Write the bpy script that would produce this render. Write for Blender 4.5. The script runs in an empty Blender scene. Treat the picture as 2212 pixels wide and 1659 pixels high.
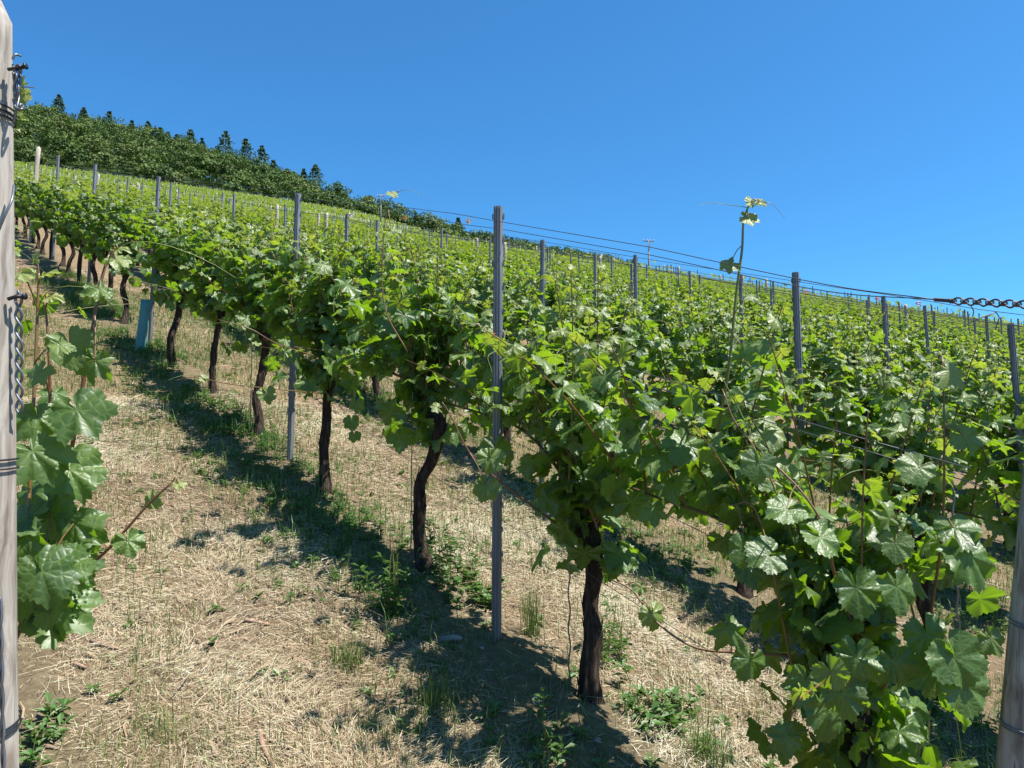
import bpy, math
import numpy as np
from mathutils import Vector

# ------------------------------------------------------------------ camera, sky, sun
S = bpy.context.scene
COL = S.collection
F_PX, CX, CY, PITCH = 1600.0, 1106.0, 829.5, math.radians(4)
cam_d = bpy.data.cameras.new("camera")
cam = bpy.data.objects.new("camera", cam_d)
COL.objects.link(cam)
cam.location = (0, 0, 0)
cam.rotation_euler = (math.radians(90) + PITCH, 0, 0)
cam_d.sensor_width = 36
cam_d.lens = 36 * F_PX / 2212
cam_d.clip_start = 0.02
cam_d.clip_end = 5000
S.camera = cam

SUN_AZ, SUN_EL = math.radians(106), math.radians(63.5)
w = bpy.data.worlds.new("World")
S.world = w
w.use_nodes = True
nt = w.node_tree
sky = nt.nodes.new("ShaderNodeTexSky")
sky.sky_type = 'NISHITA'
sky.sun_disc = False
sky.sun_elevation = SUN_EL
sky.sun_rotation = SUN_AZ
sky.altitude = 200
sky.air_density = 1.0
sky.dust_density = 0.7
sky.ozone_density = 2.5
bg = nt.nodes["Background"]
tint = nt.nodes.new("ShaderNodeMix")      # deep clear-air blue
tint.data_type = 'RGBA'; tint.blend_type = 'MULTIPLY'
tint.inputs[0].default_value = 1.0
tint.inputs[7].default_value = (.455, 1.16, 1.62, 1)
nt.links.new(sky.outputs[0], tint.inputs[6])
nt.links.new(tint.outputs[2], bg.inputs[0])
bg.inputs[1].default_value = 0.055
sd = bpy.data.lights.new("sun", 'SUN')
sd.energy = 5.0
sd.angle = math.radians(0.5)
sd.color = (1.0, 0.955, 0.89)
sun = bpy.data.objects.new("sun", sd)
COL.objects.link(sun)
to_sun = Vector((math.sin(SUN_AZ) * math.cos(SUN_EL), math.cos(SUN_AZ) * math.cos(SUN_EL), math.sin(SUN_EL)))
sun.rotation_euler = to_sun.to_track_quat('Z', 'Y').to_euler()
sun.location = (10, 5, 30)
S.view_settings.view_transform = 'Standard'
S.view_settings.look = 'None'
S.view_settings.exposure = 1.16
S.view_settings.gamma = 1.0

# ------------------------------------------------------------------ helpers
rng = np.random.default_rng(11)
R = math.radians
U = np.array([-.60488811, .74086295, .29194599])      # along the rows, uphill
V = np.array([.78299732, .62012001, .04864539])       # across the rows
N = np.array([.14500198, -.25801795, .95519692])      # hillside normal
EYE = 1.75
SLOPE = U[2] / math.hypot(U[0], U[1])
UH = np.array([U[0], U[1], 0]) / math.hypot(U[0], U[1])
VH = np.array([-UH[1], UH[0], 0]) * -1.0
Z = np.array([0, 0, 1.0])
ROWV = lambda k: 1.95 + 1.75 * k


def at(x, y, d):
    """point d metres into the scene seen in direction x, y"""
    q = np.array([(x - CX) / F_PX * d, d, -(y - CY) / F_PX * d])
    c, s = math.cos(PITCH), math.sin(PITCH)
    return np.array([q[0], c * q[1] - s * q[2], s * q[1] + c * q[2]])


def img(P):
    P = np.atleast_2d(P)
    c, s = math.cos(PITCH), math.sin(PITCH)
    d = c * P[:, 1] + s * P[:, 2]
    z = -s * P[:, 1] + c * P[:, 2]
    dd = np.where(d < .05, .05, d)
    return CX + F_PX * P[:, 0] / dd, CY - F_PX * z / dd, d


def _h(i, j, s):
    n = (i * 374761393 + j * 668265263 + s * 974711) & 0x7fffffff
    n = ((n ^ (n >> 13)) * 1274126177) & 0x7fffffff
    return ((n ^ (n >> 16)) & 0xffff) / 65535.0


def vnoise(x, y, s=0):
    x = np.asarray(x, float); y = np.asarray(y, float)
    i = np.floor(x).astype(np.int64); j = np.floor(y).astype(np.int64)
    f = x - i; g = y - j
    f = f * f * (3 - 2 * f); g = g * g * (3 - 2 * g)
    a = _h(i, j, s); b = _h(i + 1, j, s); c = _h(i, j + 1, s); d = _h(i + 1, j + 1, s)
    return (a * (1 - f) + b * f) * (1 - g) + (c * (1 - f) + d * f) * g


def fbm(x, y, s=0, o=4):
    t = 0; a = .5; n = 0
    for k in range(o):
        t = t + a * vnoise(x * 2 ** k, y * 2 ** k, s + k); n += a; a *= .5
    return t / n


def sstep(a, b, x):
    t = np.clip((x - a) / (b - a), 0, 1)
    return t * t * (3 - 2 * t)


E_PX = [-600, -300, 30, 300, 600, 800, 900, 1000, 1130, 1320, 1500, 2600]
E_UP = [19, 17, 12.0, 9.3, 2.0, -5.4, -6.2, -6.2, -5.8, -5.6, -8.0, -9]


def terrain(x, y, bumps=True):
    x = np.asarray(x, float); y = np.asarray(y, float)
    z = (-EYE - N[0] * x - N[1] * y) / N[2]
    u = U[0] * x + U[1] * y + U[2] * z
    v = V[0] * x + V[1] * y + V[2] * z
    z = z - .34 * (1 - np.exp(-np.maximum(v - 1.95, 0) / 5.0))
    yy = np.maximum(y, 1.0)
    px = np.clip(CX + F_PX * x / yy, -600, 2600)
    e = np.interp(px, E_PX, E_UP)
    left = 1 - sstep(700, 1250, px)
    fade = sstep(-5, 20, y)
    z = z + fade * (e * (sstep(140, 262, y) * left + sstep(30, 200, y) * (1 - left)) + 1.6 * left * sstep(85, 160, y))
    z = z - sstep(275, 600, y) * 60 * fade
    if bumps:
        z = z + (fbm(x * 1.1, y * 1.1, 3) - .5) * .10 + (fbm(x * 7, y * 7, 9, 3) - .5) * .022
        k = (v - 1.95) / 1.75
        dv = (k - np.round(k)) * 1.75
        z = z + .055 * np.exp(-(dv / .27) ** 2) * (u > -1) * (np.hypot(x, y) < 90)
    return z


def uv_xy(u, v):
    P = np.multiply.outer(np.asarray(u, float), U) + np.multiply.outer(np.asarray(v, float), V) - N * EYE
    return P[..., 0], P[..., 1]


def ground(u, v):
    x, y = uv_xy(u, v)
    return np.stack([x, y, terrain(x, y)], -1)


def on_ground(x, y):
    d = np.geomspace(.7, 30, 3000)
    P = np.array([at(x, y, k) for k in d])
    g = P[:, 2] - terrain(P[:, 0], P[:, 1])
    i = int(np.argmax(g < 0))
    return P[i]


class MB:
    """collects faces for one mesh object"""
    def __init__(s):
        s.v = []; s.q = []; s.t = []; s.qm = []; s.tm = []; s.n = 0; s.at = {}; s.uv = []

    def add(s, v, q=None, t=None, m=0, uv=None, **at):
        v = np.asarray(v, np.float32).reshape(-1, 3)
        if q is not None and len(q):
            q = np.asarray(q, np.int32).reshape(-1, 4) + s.n
            s.q.append(q); s.qm.append(np.full(len(q), m, np.int32))
        if t is not None and len(t):
            t = np.asarray(t, np.int32).reshape(-1, 3) + s.n
            s.t.append(t); s.tm.append(np.full(len(t), m, np.int32))
        for k, a in at.items():
            s.at.setdefault(k, []).append((s.n, np.asarray(a, np.float32)))
        if uv is not None:
            s.uv.append((s.n, np.asarray(uv, np.float32)))
        s.v.append(v); s.n += len(v)

    def mesh(s, name, mats, smooth=True):
        me = bpy.data.meshes.new(name)
        v = np.concatenate(s.v)
        q = np.concatenate(s.q) if s.q else np.zeros((0, 4), np.int32)
        t = np.concatenate(s.t) if s.t else np.zeros((0, 3), np.int32)
        me.vertices.add(len(v)); me.vertices.foreach_set("co", v.ravel())
        loops = np.concatenate([q.ravel(), t.ravel()])
        me.loops.add(len(loops)); me.loops.foreach_set("vertex_index", loops)
        npoly = len(q) + len(t)
        me.polygons.add(npoly)
        st = np.concatenate([np.arange(len(q)) * 4, len(q) * 4 + np.arange(len(t)) * 3]).astype(np.int32)
        me.polygons.foreach_set("loop_start", st)
        me.polygons.foreach_set("loop_total", np.concatenate([np.full(len(q), 4), np.full(len(t), 3)]).astype(np.int32))
        for m in mats:
            me.materials.append(m)
        me.polygons.foreach_set("material_index", np.concatenate(s.qm + s.tm).astype(np.int32))
        me.polygons.foreach_set("use_smooth", np.full(npoly, smooth, bool))
        for k, l in s.at.items():
            a = np.zeros((len(v), 4), np.float32)
            for o, d in l:
                a[o:o + len(d), :d.shape[1]] = d
            at_ = me.attributes.new(k, 'FLOAT_COLOR', 'POINT')
            at_.data.foreach_set("color", a.ravel())
        if s.uv:
            a = np.zeros((len(v), 2), np.float32)
            for o, d in s.uv:
                a[o:o + len(d)] = d
            ul = me.uv_layers.new(name="uv")
            ul.data.foreach_set("uv", a[loops].ravel())
        me.update(calc_edges=True)
        me.validate()
        return me


def link(name, me, parent=None, loc=None):
    o = bpy.data.objects.new(name, me)
    COL.objects.link(o)
    if parent is not None:
        o.parent = parent
    if loc is not None:
        o.location = loc
    return o


def tag(o, label=None, cat=None, group=None, kind=None):
    if label: o["label"] = label
    if cat: o["category"] = cat
    if group: o["group"] = group
    if kind: o["kind"] = kind
    return o


def empty(name, loc, label, cat, group=None):
    o = bpy.data.objects.new(name, None)
    COL.objects.link(o)
    o.location = loc
    o.empty_display_size = .1
    return tag(o, label, cat, group)


def unit(a):
    a = np.asarray(a, float)
    return a / np.maximum(np.linalg.norm(a, axis=-1, keepdims=True), 1e-9)


def smooth_line(P, n):
    """Catmull-Rom through the points"""
    P = np.asarray(P, float)
    if len(P) == 2:
        return P[0] + np.linspace(0, 1, n)[:, None] * (P[1] - P[0])
    Q = np.vstack([2 * P[0] - P[1], P, 2 * P[-1] - P[-2]])
    t = np.linspace(0, len(P) - 1 - 1e-6, n)
    i = t.astype(int); f = (t - i)[:, None]
    a, b, c, d = Q[i], Q[i + 1], Q[i + 2], Q[i + 3]
    return .5 * (2 * b + (c - a) * f + (2 * a - 5 * b + 4 * c - d) * f ** 2 + (3 * b - a - 3 * c + d) * f ** 3)


def tube(mb, P, r, sides=6, m=0, cap=True, rmod=None, **at):
    P = np.asarray(P, float); n = len(P)
    r = np.broadcast_to(np.asarray(r, float), (n,))
    T = unit(np.gradient(P, axis=0))
    ref = np.array([0.31, .95, .05]) if abs(T[0][2]) > .7 else Z
    A = np.zeros_like(P)
    a = unit(np.cross(T[0], ref))
    for i in range(n):
        a = unit(a - T[i] * (a @ T[i])); A[i] = a
    B = np.cross(T, A)
    th = np.arange(sides) / sides * 2 * np.pi
    rr = r[:, None] * (np.ones((n, sides)) if rmod is None else rmod)
    vs = P[:, None] + rr[..., None] * (np.cos(th)[None, :, None] * A[:, None] + np.sin(th)[None, :, None] * B[:, None])
    vs = vs.reshape(-1, 3)
    i = np.arange(n - 1)[:, None] * sides; j = np.arange(sides)[None]; j2 = (j + 1) % sides
    q = np.stack([i + j, i + j2, i + sides + j2, i + sides + j], -1).reshape(-1, 4)
    tr = []
    if cap:
        vs = np.vstack([vs, P[:1], P[-1:]])
        c0, c1 = n * sides, n * sides + 1
        tr = [[c0, (k + 1) % sides, k] for k in range(sides)] + [[c1, (n - 1) * sides + k, (n - 1) * sides + (k + 1) % sides] for k in range(sides)]
    ats = {k: np.broadcast_to(np.asarray(v, np.float32), (len(vs), len(v))) for k, v in at.items()}
    mb.add(vs, q, tr, m, **ats)


def tubes_bulk(mb, A, B, r, sides=3, m=0, data=None):
    """many straight thin tubes at once"""
    n = len(A)
    D = unit(B - A)
    X = unit(np.cross(D, np.where(np.abs(D[:, 2:]) > .8, [[1., 0, 0]], [[0, 0, 1.]])))
    Y = np.cross(D, X)
    th = np.arange(sides) / sides * 2 * np.pi
    off = r[:, None, None] * (np.cos(th)[None, :, None] * X[:, None] + np.sin(th)[None, :, None] * Y[:, None])
    vs = np.concatenate([A[:, None] + off, B[:, None] + off * .8], 1)
    k = np.arange(sides); k2 = (k + 1) % sides
    q = np.stack([k, k2, sides + k2, sides + k], -1)
    q = (q[None] + (np.arange(n) * 2 * sides)[:, None, None]).reshape(-1, 4)
    kw = {} if data is None else dict(data=np.repeat(data, 2 * sides, 0))
    mb.add(vs.reshape(-1, 3), q, None, m, **kw)


# ------------------------------------------------------------------ materials
def new_mat(name):
    m = bpy.data.materials.new(name)
    m.use_nodes = True
    n = m.node_tree.nodes
    return m, m.node_tree, n["Principled BSDF"], n["Material Output"]


def nd(t, kind, **kw):
    n = t.nodes.new(kind)
    for k, v in kw.items():
        if k.startswith("i_"):
            n.inputs[k[2:]].default_value = v
        else:
            setattr(n, k, v)
    return n


def ramp(t, src, stops):
    r = t.nodes.new("ShaderNodeValToRGB")
    el = r.color_ramp.elements
    while len(el) < len(stops):
        el.new(.5)
    for e, (p, c) in zip(el, stops):
        e.position = p; e.color = (*c, 1)
    t.links.new(src, r.inputs[0])
    return r


def mixc(t, fac, a, b):
    n = t.nodes.new("ShaderNodeMix"); n.data_type = 'RGBA'
    for s, x in ((0, fac), (6, a), (7, b)):
        if hasattr(x, "links"):
            t.links.new(x, n.inputs[s])
        else:
            n.inputs[s].default_value = x if s == 0 else (*x, 1)
    return n.outputs[2]


def math_(t, op, a, b=0.0):
    n = t.nodes.new("ShaderNodeMath"); n.operation = op
    for i, x in enumerate((a, b)):
        if hasattr(x, "links"):
            t.links.new(x, n.inputs[i])
        else:
            n.inputs[i].default_value = x
    return n.outputs[0]


def leaf_mat(name, dark, light, young, vein, tr_old, tr_young, tfac=.42, rough=.46, bump=True, spec=.72):
    m, t, b, out = new_mat(name)
    a = nd(t, "ShaderNodeAttribute", attribute_name="data")
    sep = nd(t, "ShaderNodeSeparateColor")
    t.links.new(a.outputs["Color"], sep.inputs[0])
    yg, rd, vn = sep.outputs[0], sep.outputs[1], sep.outputs[2]
    c = mixc(t, rd, dark, light)
    c = mixc(t, yg, c, young)
    vn3 = math_(t, 'POWER', vn, 2.2)
    c = mixc(t, math_(t, 'MULTIPLY', vn3, .8), c, vein)
    tc = mixc(t, yg, tr_old, tr_young)
    tc = mixc(t, math_(t, 'MULTIPLY', rd, .5), tc, tuple(x * .6 for x in tr_old))
    tl = nd(t, "ShaderNodeBsdfTranslucent")
    if bump:
        uv = nd(t, "ShaderNodeUVMap")
        vo = nd(t, "ShaderNodeTexVoronoi", feature='DISTANCE_TO_EDGE', i_Scale=9.0)
        t.links.new(uv.outputs[0], vo.inputs["Vector"])
        e = nd(t, "ShaderNodeMapRange", interpolation_type='SMOOTHSTEP')
        e.inputs["From Max"].default_value = .25
        t.links.new(vo.outputs["Distance"], e.inputs["Value"])
        h = math_(t, 'SUBTRACT', e.outputs[0], math_(t, 'MULTIPLY', vn, .9))
        bp = nd(t, "ShaderNodeBump", i_Strength=.30, i_Distance=.002)
        t.links.new(h, bp.inputs["Height"])
        t.links.new(bp.outputs[0], b.inputs["Normal"])
        net = math_(t, 'MULTIPLY', math_(t, 'SUBTRACT', 1.0, e.outputs[0]), .34)
        c = mixc(t, net, c, vein)
    t.links.new(c, b.inputs["Base Color"])
    t.links.new(tc, tl.inputs[0])
    b.inputs["Roughness"].default_value = rough
    b.inputs["Specular IOR Level"].default_value = spec
    mx = nd(t, "ShaderNodeMixShader")
    mx.inputs[0].default_value = tfac
    t.links.new(b.outputs[0], mx.inputs[1]); t.links.new(tl.outputs[0], mx.inputs[2])
    t.links.new(mx.outputs[0], out.inputs[0])
    return m


M = {}
M["leaf"] = leaf_mat("vine leaf", (.013, .044, .011), (.088, .165, .030), (.288, .320, .104), (.152, .232, .056),
                     (.24, .435, .010), (.45, .48, .05), tfac=.44)
M["leaf_far"] = leaf_mat("distant vine leaf", (.022, .066, .011), (.088, .156, .030), (.29, .30, .11), (.080, .160, .040),
                         (.215, .37, .010), (.39, .41, .05), tfac=.42, rough=.6, bump=False, spec=.2)
M["grass"] = leaf_mat("green grass", (.048, .104, .016), (.112, .184, .040), (.288, .272, .112), (.080, .160, .040),
                      (.120, .224, .024), (.240, .240, .064), tfac=.3, rough=.5, bump=False, spec=.3)
M["weed"] = leaf_mat("weed leaf", (.044, .112, .024), (.096, .192, .048), (.200, .272, .112), (.120, .200, .064),
                     (.128, .256, .032), (.240, .320, .064), tfac=.35, rough=.45, bump=False, spec=.4)
M["wood_leaf"] = leaf_mat("broadleaf canopy", (.035, .078, .016), (.100, .164, .030), (.176, .208, .060), (.080, .160, .040),
                          (.040, .088, .010), (.072, .120, .016), tfac=.25, rough=.55, bump=False, spec=.25)
M["needle"] = leaf_mat("conifer needles", (.044, .096, .068), (.072, .144, .088), (.104, .168, .072), (.080, .160, .040),
                       (.012, .032, .010), (.032, .064, .016), tfac=.12, rough=.6, bump=False, spec=.2)


def straw_mat():
    m, t, b, out = new_mat("dry straw")
    a = nd(t, "ShaderNodeAttribute", attribute_name="data")
    sep = nd(t, "ShaderNodeSeparateColor")
    t.links.new(a.outputs["Color"], sep.inputs[0])
    r = ramp(t, sep.outputs[0], [(0, (.129, .084, .051)), (.14, (.234, .164, .099)), (.35, (.347, .267, .163)), (.58, (.436, .354, .230)),
                                 (.76, (.428, .384, .266)), (.88, (.274, .295, .146)), (1, (.516, .471, .377))])
    t.links.new(r.outputs[0], b.inputs["Base Color"])
    b.inputs["Roughness"].default_value = .6
    b.inputs["Specular IOR Level"].default_value = .3
    return m


M["straw"] = straw_mat()


def bark_mat(name, c0, c1, c2, sc=1.0, dist=.012):
    m, t, b, out = new_mat(name)
    tc = nd(t, "ShaderNodeTexCoord")
    mp = nd(t, "ShaderNodeMapping")
    mp.inputs["Scale"].default_value = (70 * sc, 70 * sc, 7 * sc)
    t.links.new(tc.outputs["Object"], mp.inputs[0])
    n1 = nd(t, "ShaderNodeTexNoise", i_Scale=1.0, i_Detail=6.0, i_Roughness=.65)
    t.links.new(mp.outputs[0], n1.inputs["Vector"])
    n2 = nd(t, "ShaderNodeTexNoise", i_Scale=9.0 * sc, i_Detail=3.0)
    t.links.new(tc.outputs["Object"], n2.inputs["Vector"])
    r = ramp(t, n1.outputs[0], [(.3, c0), (.52, c1), (.72, c2)])
    c = mixc(t, math_(t, 'MULTIPLY', n2.outputs[0], .5), r.outputs[0], c0)
    t.links.new(c, b.inputs["Base Color"])
    b.inputs["Roughness"].default_value = .9
    b.inputs["Specular IOR Level"].default_value = .15
    bp = nd(t, "ShaderNodeBump", i_Strength=.9, i_Distance=dist)
    t.links.new(n1.outputs[0], bp.inputs["Height"])
    t.links.new(bp.outputs[0], b.inputs["Normal"])
    return m


M["bark"] = bark_mat("vine bark", (.014, .009, .006), (.060, .040, .030), (.160, .124, .100), 1.0, .03)
M["tree_bark"] = bark_mat("tree bark", (.024, .020, .016), (.056, .044, .036), (.096, .080, .064), .1, .05)


def shoot_mat():
    m, t, b, out = new_mat("vine shoot")
    a = nd(t, "ShaderNodeAttribute", attribute_name="data")
    sep = nd(t, "ShaderNodeSeparateColor")
    t.links.new(a.outputs["Color"], sep.inputs[0])
    r = ramp(t, sep.outputs[0], [(0, (.072, .040, .024)), (.35, (.160, .048, .028)), (.62, (.152, .080, .028)), (1, (.176, .232, .048))])
    tc = nd(t, "ShaderNodeTexCoord")
    n = nd(t, "ShaderNodeTexNoise", i_Scale=25.0, i_Detail=2.0)
    t.links.new(tc.outputs["Object"], n.inputs["Vector"])
    c = mixc(t, math_(t, 'MULTIPLY', n.outputs[0], .5), r.outputs[0], (.112, .120, .032))
    t.links.new(c, b.inputs["Base Color"])
    b.inputs["Roughness"].default_value = .4
    return m


M["shoot"] = shoot_mat()


def steel_mat(name, col, rough, metal):
    m, t, b, out = new_mat(name)
    tc = nd(t, "ShaderNodeTexCoord")
    mp = nd(t, "ShaderNodeMapping"); mp.inputs["Scale"].default_value = (25, 25, 5)
    t.links.new(tc.outputs["Object"], mp.inputs[0])
    n = nd(t, "ShaderNodeTexNoise", i_Scale=1.0, i_Detail=5.0, i_Roughness=.6)
    t.links.new(mp.outputs[0], n.inputs["Vector"])
    r = ramp(t, n.outputs[0], [(.3, tuple(x * .68 for x in col)), (.55, col), (.75, tuple(min(1, x * 1.25) for x in col))])
    t.links.new(r.outputs[0], b.inputs["Base Color"])
    b.inputs["Metallic"].default_value = metal
    rr = math_(t, 'MULTIPLY_ADD', n.outputs[0], .3)
    rr.node.inputs[2].default_value = rough - .15
    t.links.new(rr, b.inputs["Roughness"])
    return m


M["steel"] = steel_mat("galvanized post steel", (.150, .158, .170), .5, .15)
M["wire"] = steel_mat("dull trellis wire", (.096, .096, .104), .45, .6)
M["galv"] = steel_mat("bright galvanized wire", (.15, .16, .18), .4, .6)
M["black_wire"] = steel_mat("blackened wire", (.026, .026, .030), .45, .5)


def wood_mat(name, base, dark, warm):
    m, t, b, out = new_mat(name)
    tc = nd(t, "ShaderNodeTexCoord")
    mp = nd(t, "ShaderNodeMapping"); mp.inputs["Scale"].default_value = (60, 60, 2.2)
    t.links.new(tc.outputs["Object"], mp.inputs[0])
    ds = nd(t, "ShaderNodeTexNoise", i_Scale=5.0, i_Detail=2.0)
    t.links.new(tc.outputs["Object"], ds.inputs["Vector"])
    va = nd(t, "ShaderNodeVectorMath", operation='MULTIPLY_ADD')
    t.links.new(ds.outputs[1], va.inputs[0]); va.inputs[1].default_value = (4, 4, 1.2)
    t.links.new(mp.outputs[0], va.inputs[2])
    n = nd(t, "ShaderNodeTexNoise", i_Scale=1.0, i_Detail=7.0, i_Roughness=.62)
    t.links.new(va.outputs[0], n.inputs["Vector"])
    r = ramp(t, n.outputs[0], [(.30, dark), (.42, tuple(.5 * (x + y) for x, y in zip(base, dark))), (.55, base), (.8, tuple(min(.8, x * 1.18) for x in base))])
    mp2 = nd(t, "ShaderNodeMapping"); mp2.inputs["Scale"].default_value = (14, 14, 1.6)
    t.links.new(tc.outputs["Object"], mp2.inputs[0])
    n2 = nd(t, "ShaderNodeTexNoise", i_Scale=1.0, i_Detail=3.0)
    t.links.new(mp2.outputs[0], n2.inputs["Vector"])
    k = ramp(t, n2.outputs[0], [(.5, (0, 0, 0)), (.68, (1, 1, 1))])
    c = mixc(t, math_(t, 'MULTIPLY', k.outputs[0], .7), r.outputs[0], warm)
    mp3 = nd(t, "ShaderNodeMapping"); mp3.inputs["Scale"].default_value = (110, 110, 1.1)
    t.links.new(tc.outputs["Object"], mp3.inputs[0])
    n3 = nd(t, "ShaderNodeTexNoise", i_Scale=1.0, i_Detail=1.0)
    t.links.new(mp3.outputs[0], n3.inputs["Vector"])
    ck = ramp(t, n3.outputs[0], [(.24, (1, 1, 1)), (.31, (0, 0, 0))])
    c = mixc(t, math_(t, 'MULTIPLY', ck.outputs[0], .8), c, (.05, .04, .035))
    # knots
    mp4 = nd(t, "ShaderNodeMapping"); mp4.inputs["Scale"].default_value = (7, 7, 3.2)
    t.links.new(tc.outputs["Object"], mp4.inputs[0])
    vo = nd(t, "ShaderNodeTexVoronoi", i_Scale=1.0)
    t.links.new(mp4.outputs[0], vo.inputs["Vector"])
    kn = ramp(t, vo.outputs["Distance"], [(.06, (1, 1, 1)), (.14, (0, 0, 0))])
    c = mixc(t, math_(t, 'MULTIPLY', kn.outputs[0], .65), c, (.13, .09, .065))
    t.links.new(c, b.inputs["Base Color"])
    b.inputs["Roughness"].default_value = .85
    b.inputs["Specular IOR Level"].default_value = .2
    h = math_(t, 'SUBTRACT', n.outputs[0], math_(t, 'MULTIPLY', ck.outputs[0], .8))
    bp = nd(t, "ShaderNodeBump", i_Strength=.6, i_Distance=.004)
    t.links.new(h, bp.inputs["Height"])
    t.links.new(bp.outputs[0], b.inputs["Normal"])
    return m


M["wood"] = wood_mat("weathered grey wood", (.361, .327, .282), (.144, .113, .091), (.226, .162, .120))
M["pale_wood"] = wood_mat("pale weathered wood", (.451, .401, .332), (.271, .218, .166), (.325, .244, .183))


def plain(name, col, rough=.5, trans=0.0, noise=.25, scale=8.0):
    m, t, b, out = new_mat(name)
    tc = nd(t, "ShaderNodeTexCoord")
    n = nd(t, "ShaderNodeTexNoise", i_Scale=scale, i_Detail=4.0)
    t.links.new(tc.outputs["Object"], n.inputs["Vector"])
    r = ramp(t, n.outputs[0], [(.3, tuple(x * (1 - noise) for x in col)), (.7, tuple(min(.9, x * (1 + noise)) for x in col))])
    t.links.new(r.outputs[0], b.inputs["Base Color"])
    b.inputs["Roughness"].default_value = rough
    if trans:
        tl = nd(t, "ShaderNodeBsdfTranslucent"); t.links.new(r.outputs[0], tl.inputs[0])
        mx = nd(t, "ShaderNodeMixShader"); mx.inputs[0].default_value = trans
        t.links.new(b.outputs[0], mx.inputs[1]); t.links.new(tl.outputs[0], mx.inputs[2])
        t.links.new(mx.outputs[0], out.inputs[0])
    return m


M["blue"] = plain("blue plastic sleeve", (.11, .33, .38), .4, .3, .10)
M["red"] = plain("red plastic", (.390, .023, .023), .4)
M["stone"] = plain("pale slate stone", (.328, .312, .289), .8, 0, .35, 30)
M["slate"] = plain("grey slate stone", (.172, .164, .156), .8, 0, .35, 30)
M["grape"] = plain("unripe grape", (.070, .187, .016), .4, .2)
M["twig"] = plain("pruned vine cane", (.234, .144, .094), .8, 0, .4, 40)
M["white"] = plain("dried white petals", (.468, .429, .390), .8, .2)
M["petal"] = plain("pale violet petals", (.429, .351, .468), .7, .2)


def ground_mat():
    m, t, b, out = new_mat("vineyard soil")
    tc = nd(t, "ShaderNodeTexCoord")
    n1 = nd(t, "ShaderNodeTexNoise", i_Scale=1.3, i_Detail=5.0, i_Roughness=.6)
    n2 = nd(t, "ShaderNodeTexNoise", i_Scale=22.0, i_Detail=6.0, i_Roughness=.7)
    n3 = nd(t, "ShaderNodeTexNoise", i_Scale=160.0, i_Detail=3.0, i_Roughness=.7)
    n4 = nd(t, "ShaderNodeTexNoise", i_Scale=.55, i_Detail=4.0)
    for n in (n1, n2, n3, n4):
        t.links.new(tc.outputs["Object"], n.inputs["Vector"])
    soil = ramp(t, n2.outputs[0], [(.3, (.078, .054, .036)), (.5, (.156, .112, .073)), (.7, (.241, .183, .121))])
    straw = ramp(t, n3.outputs[0], [(.32, (.066, .040, .024)), (.5, (.194, .136, .078)), (.68, (.357, .280, .171))])
    at_ = nd(t, "ShaderNodeAttribute", attribute_name="data")
    sep = nd(t, "ShaderNodeSeparateColor"); t.links.new(at_.outputs["Color"], sep.inputs[0])
    k = ramp(t, n1.outputs[0], [(.36, (0, 0, 0)), (.54, (1, 1, 1))])
    bare = math_(t, 'MULTIPLY', k.outputs[0], math_(t, 'SUBTRACT', 1.0, sep.outputs[0]))
    c = mixc(t, bare, soil.outputs[0], straw.outputs[0])
    g = ramp(t, n4.outputs[0], [(.56, (0, 0, 0)), (.74, (1, 1, 1))])
    gm = math_(t, 'MAXIMUM', math_(t, 'MULTIPLY', g.outputs[0], .45), math_(t, 'MULTIPLY', sep.outputs[1], .7))
    c = mixc(t, math_(t, 'MULTIPLY', gm, n2.outputs[0]), c, (.078, .109, .031))
    c = mixc(t, sep.outputs[2], c, (.027, .046, .014))
    t.links.new(c, b.inputs["Base Color"])
    b.inputs["Roughness"].default_value = .95
    b.inputs["Specular IOR Level"].default_value = .1
    h = math_(t, 'ADD', n2.outputs[0], math_(t, 'MULTIPLY', n3.outputs[0], .5))
    bp = nd(t, "ShaderNodeBump", i_Strength=.8, i_Distance=.03)
    t.links.new(h, bp.inputs["Height"])
    t.links.new(bp.outputs[0], b.inputs["Normal"])
    return m


M["ground"] = ground_mat()

# ------------------------------------------------------------------ hillside
def build_ground():
    rr = np.concatenate([np.geomspace(.25, 40, 420), np.geomspace(41, 3000, 130)])
    az = np.concatenate([np.linspace(-180, -62, 40, endpoint=False), np.linspace(-62, 62, 620), np.linspace(62, 180, 41)[1:-1]]) * np.pi / 180
    A, RR = np.meshgrid(az, rr)
    x = RR * np.sin(A); y = RR * np.cos(A)
    z = terrain(x, y)
    far = sstep(600, 3000, RR)
    z = z * (1 - far) + far * -120
    P = np.stack([x, y, z], -1).reshape(-1, 3)
    n, m = x.shape
    i = np.arange(n - 1)[:, None] * m; j = np.arange(m)[None]; j2 = (j + 1) % m
    q = np.stack([i + j, i + j2, i + m + j2, i + m + j], -1).reshape(-1, 4)
    c = len(P)
    P = np.vstack([P, [[0, 0, float(terrain(0., 0.))]]])
    tr = np.stack([np.full(m, c), (np.arange(m) + 1) % m, np.arange(m)], -1)
    v = P @ V
    k = (v - 1.95) / 1.75
    dv = np.abs(k - np.round(k)) * 1.75
    strip = np.exp(-(dv / .3) ** 2) * (np.hypot(P[:, 0], P[:, 1]) < 60)
    woods = sstep(135, 150, P[:, 1]) + 0 * v
    mb = MB()
    mb.add(P, q[:, ::-1], tr[:, ::-1], 0, data=np.stack([strip * .9, strip * .5, woods, v * 0 + 1], -1))
    o = link("hillside_ground", mb.mesh("hillside_ground", [M["ground"]]))
    tag(o, "sloping dry vineyard ground with mown straw and bare soil", "ground", kind="structure")


build_ground()

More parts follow.
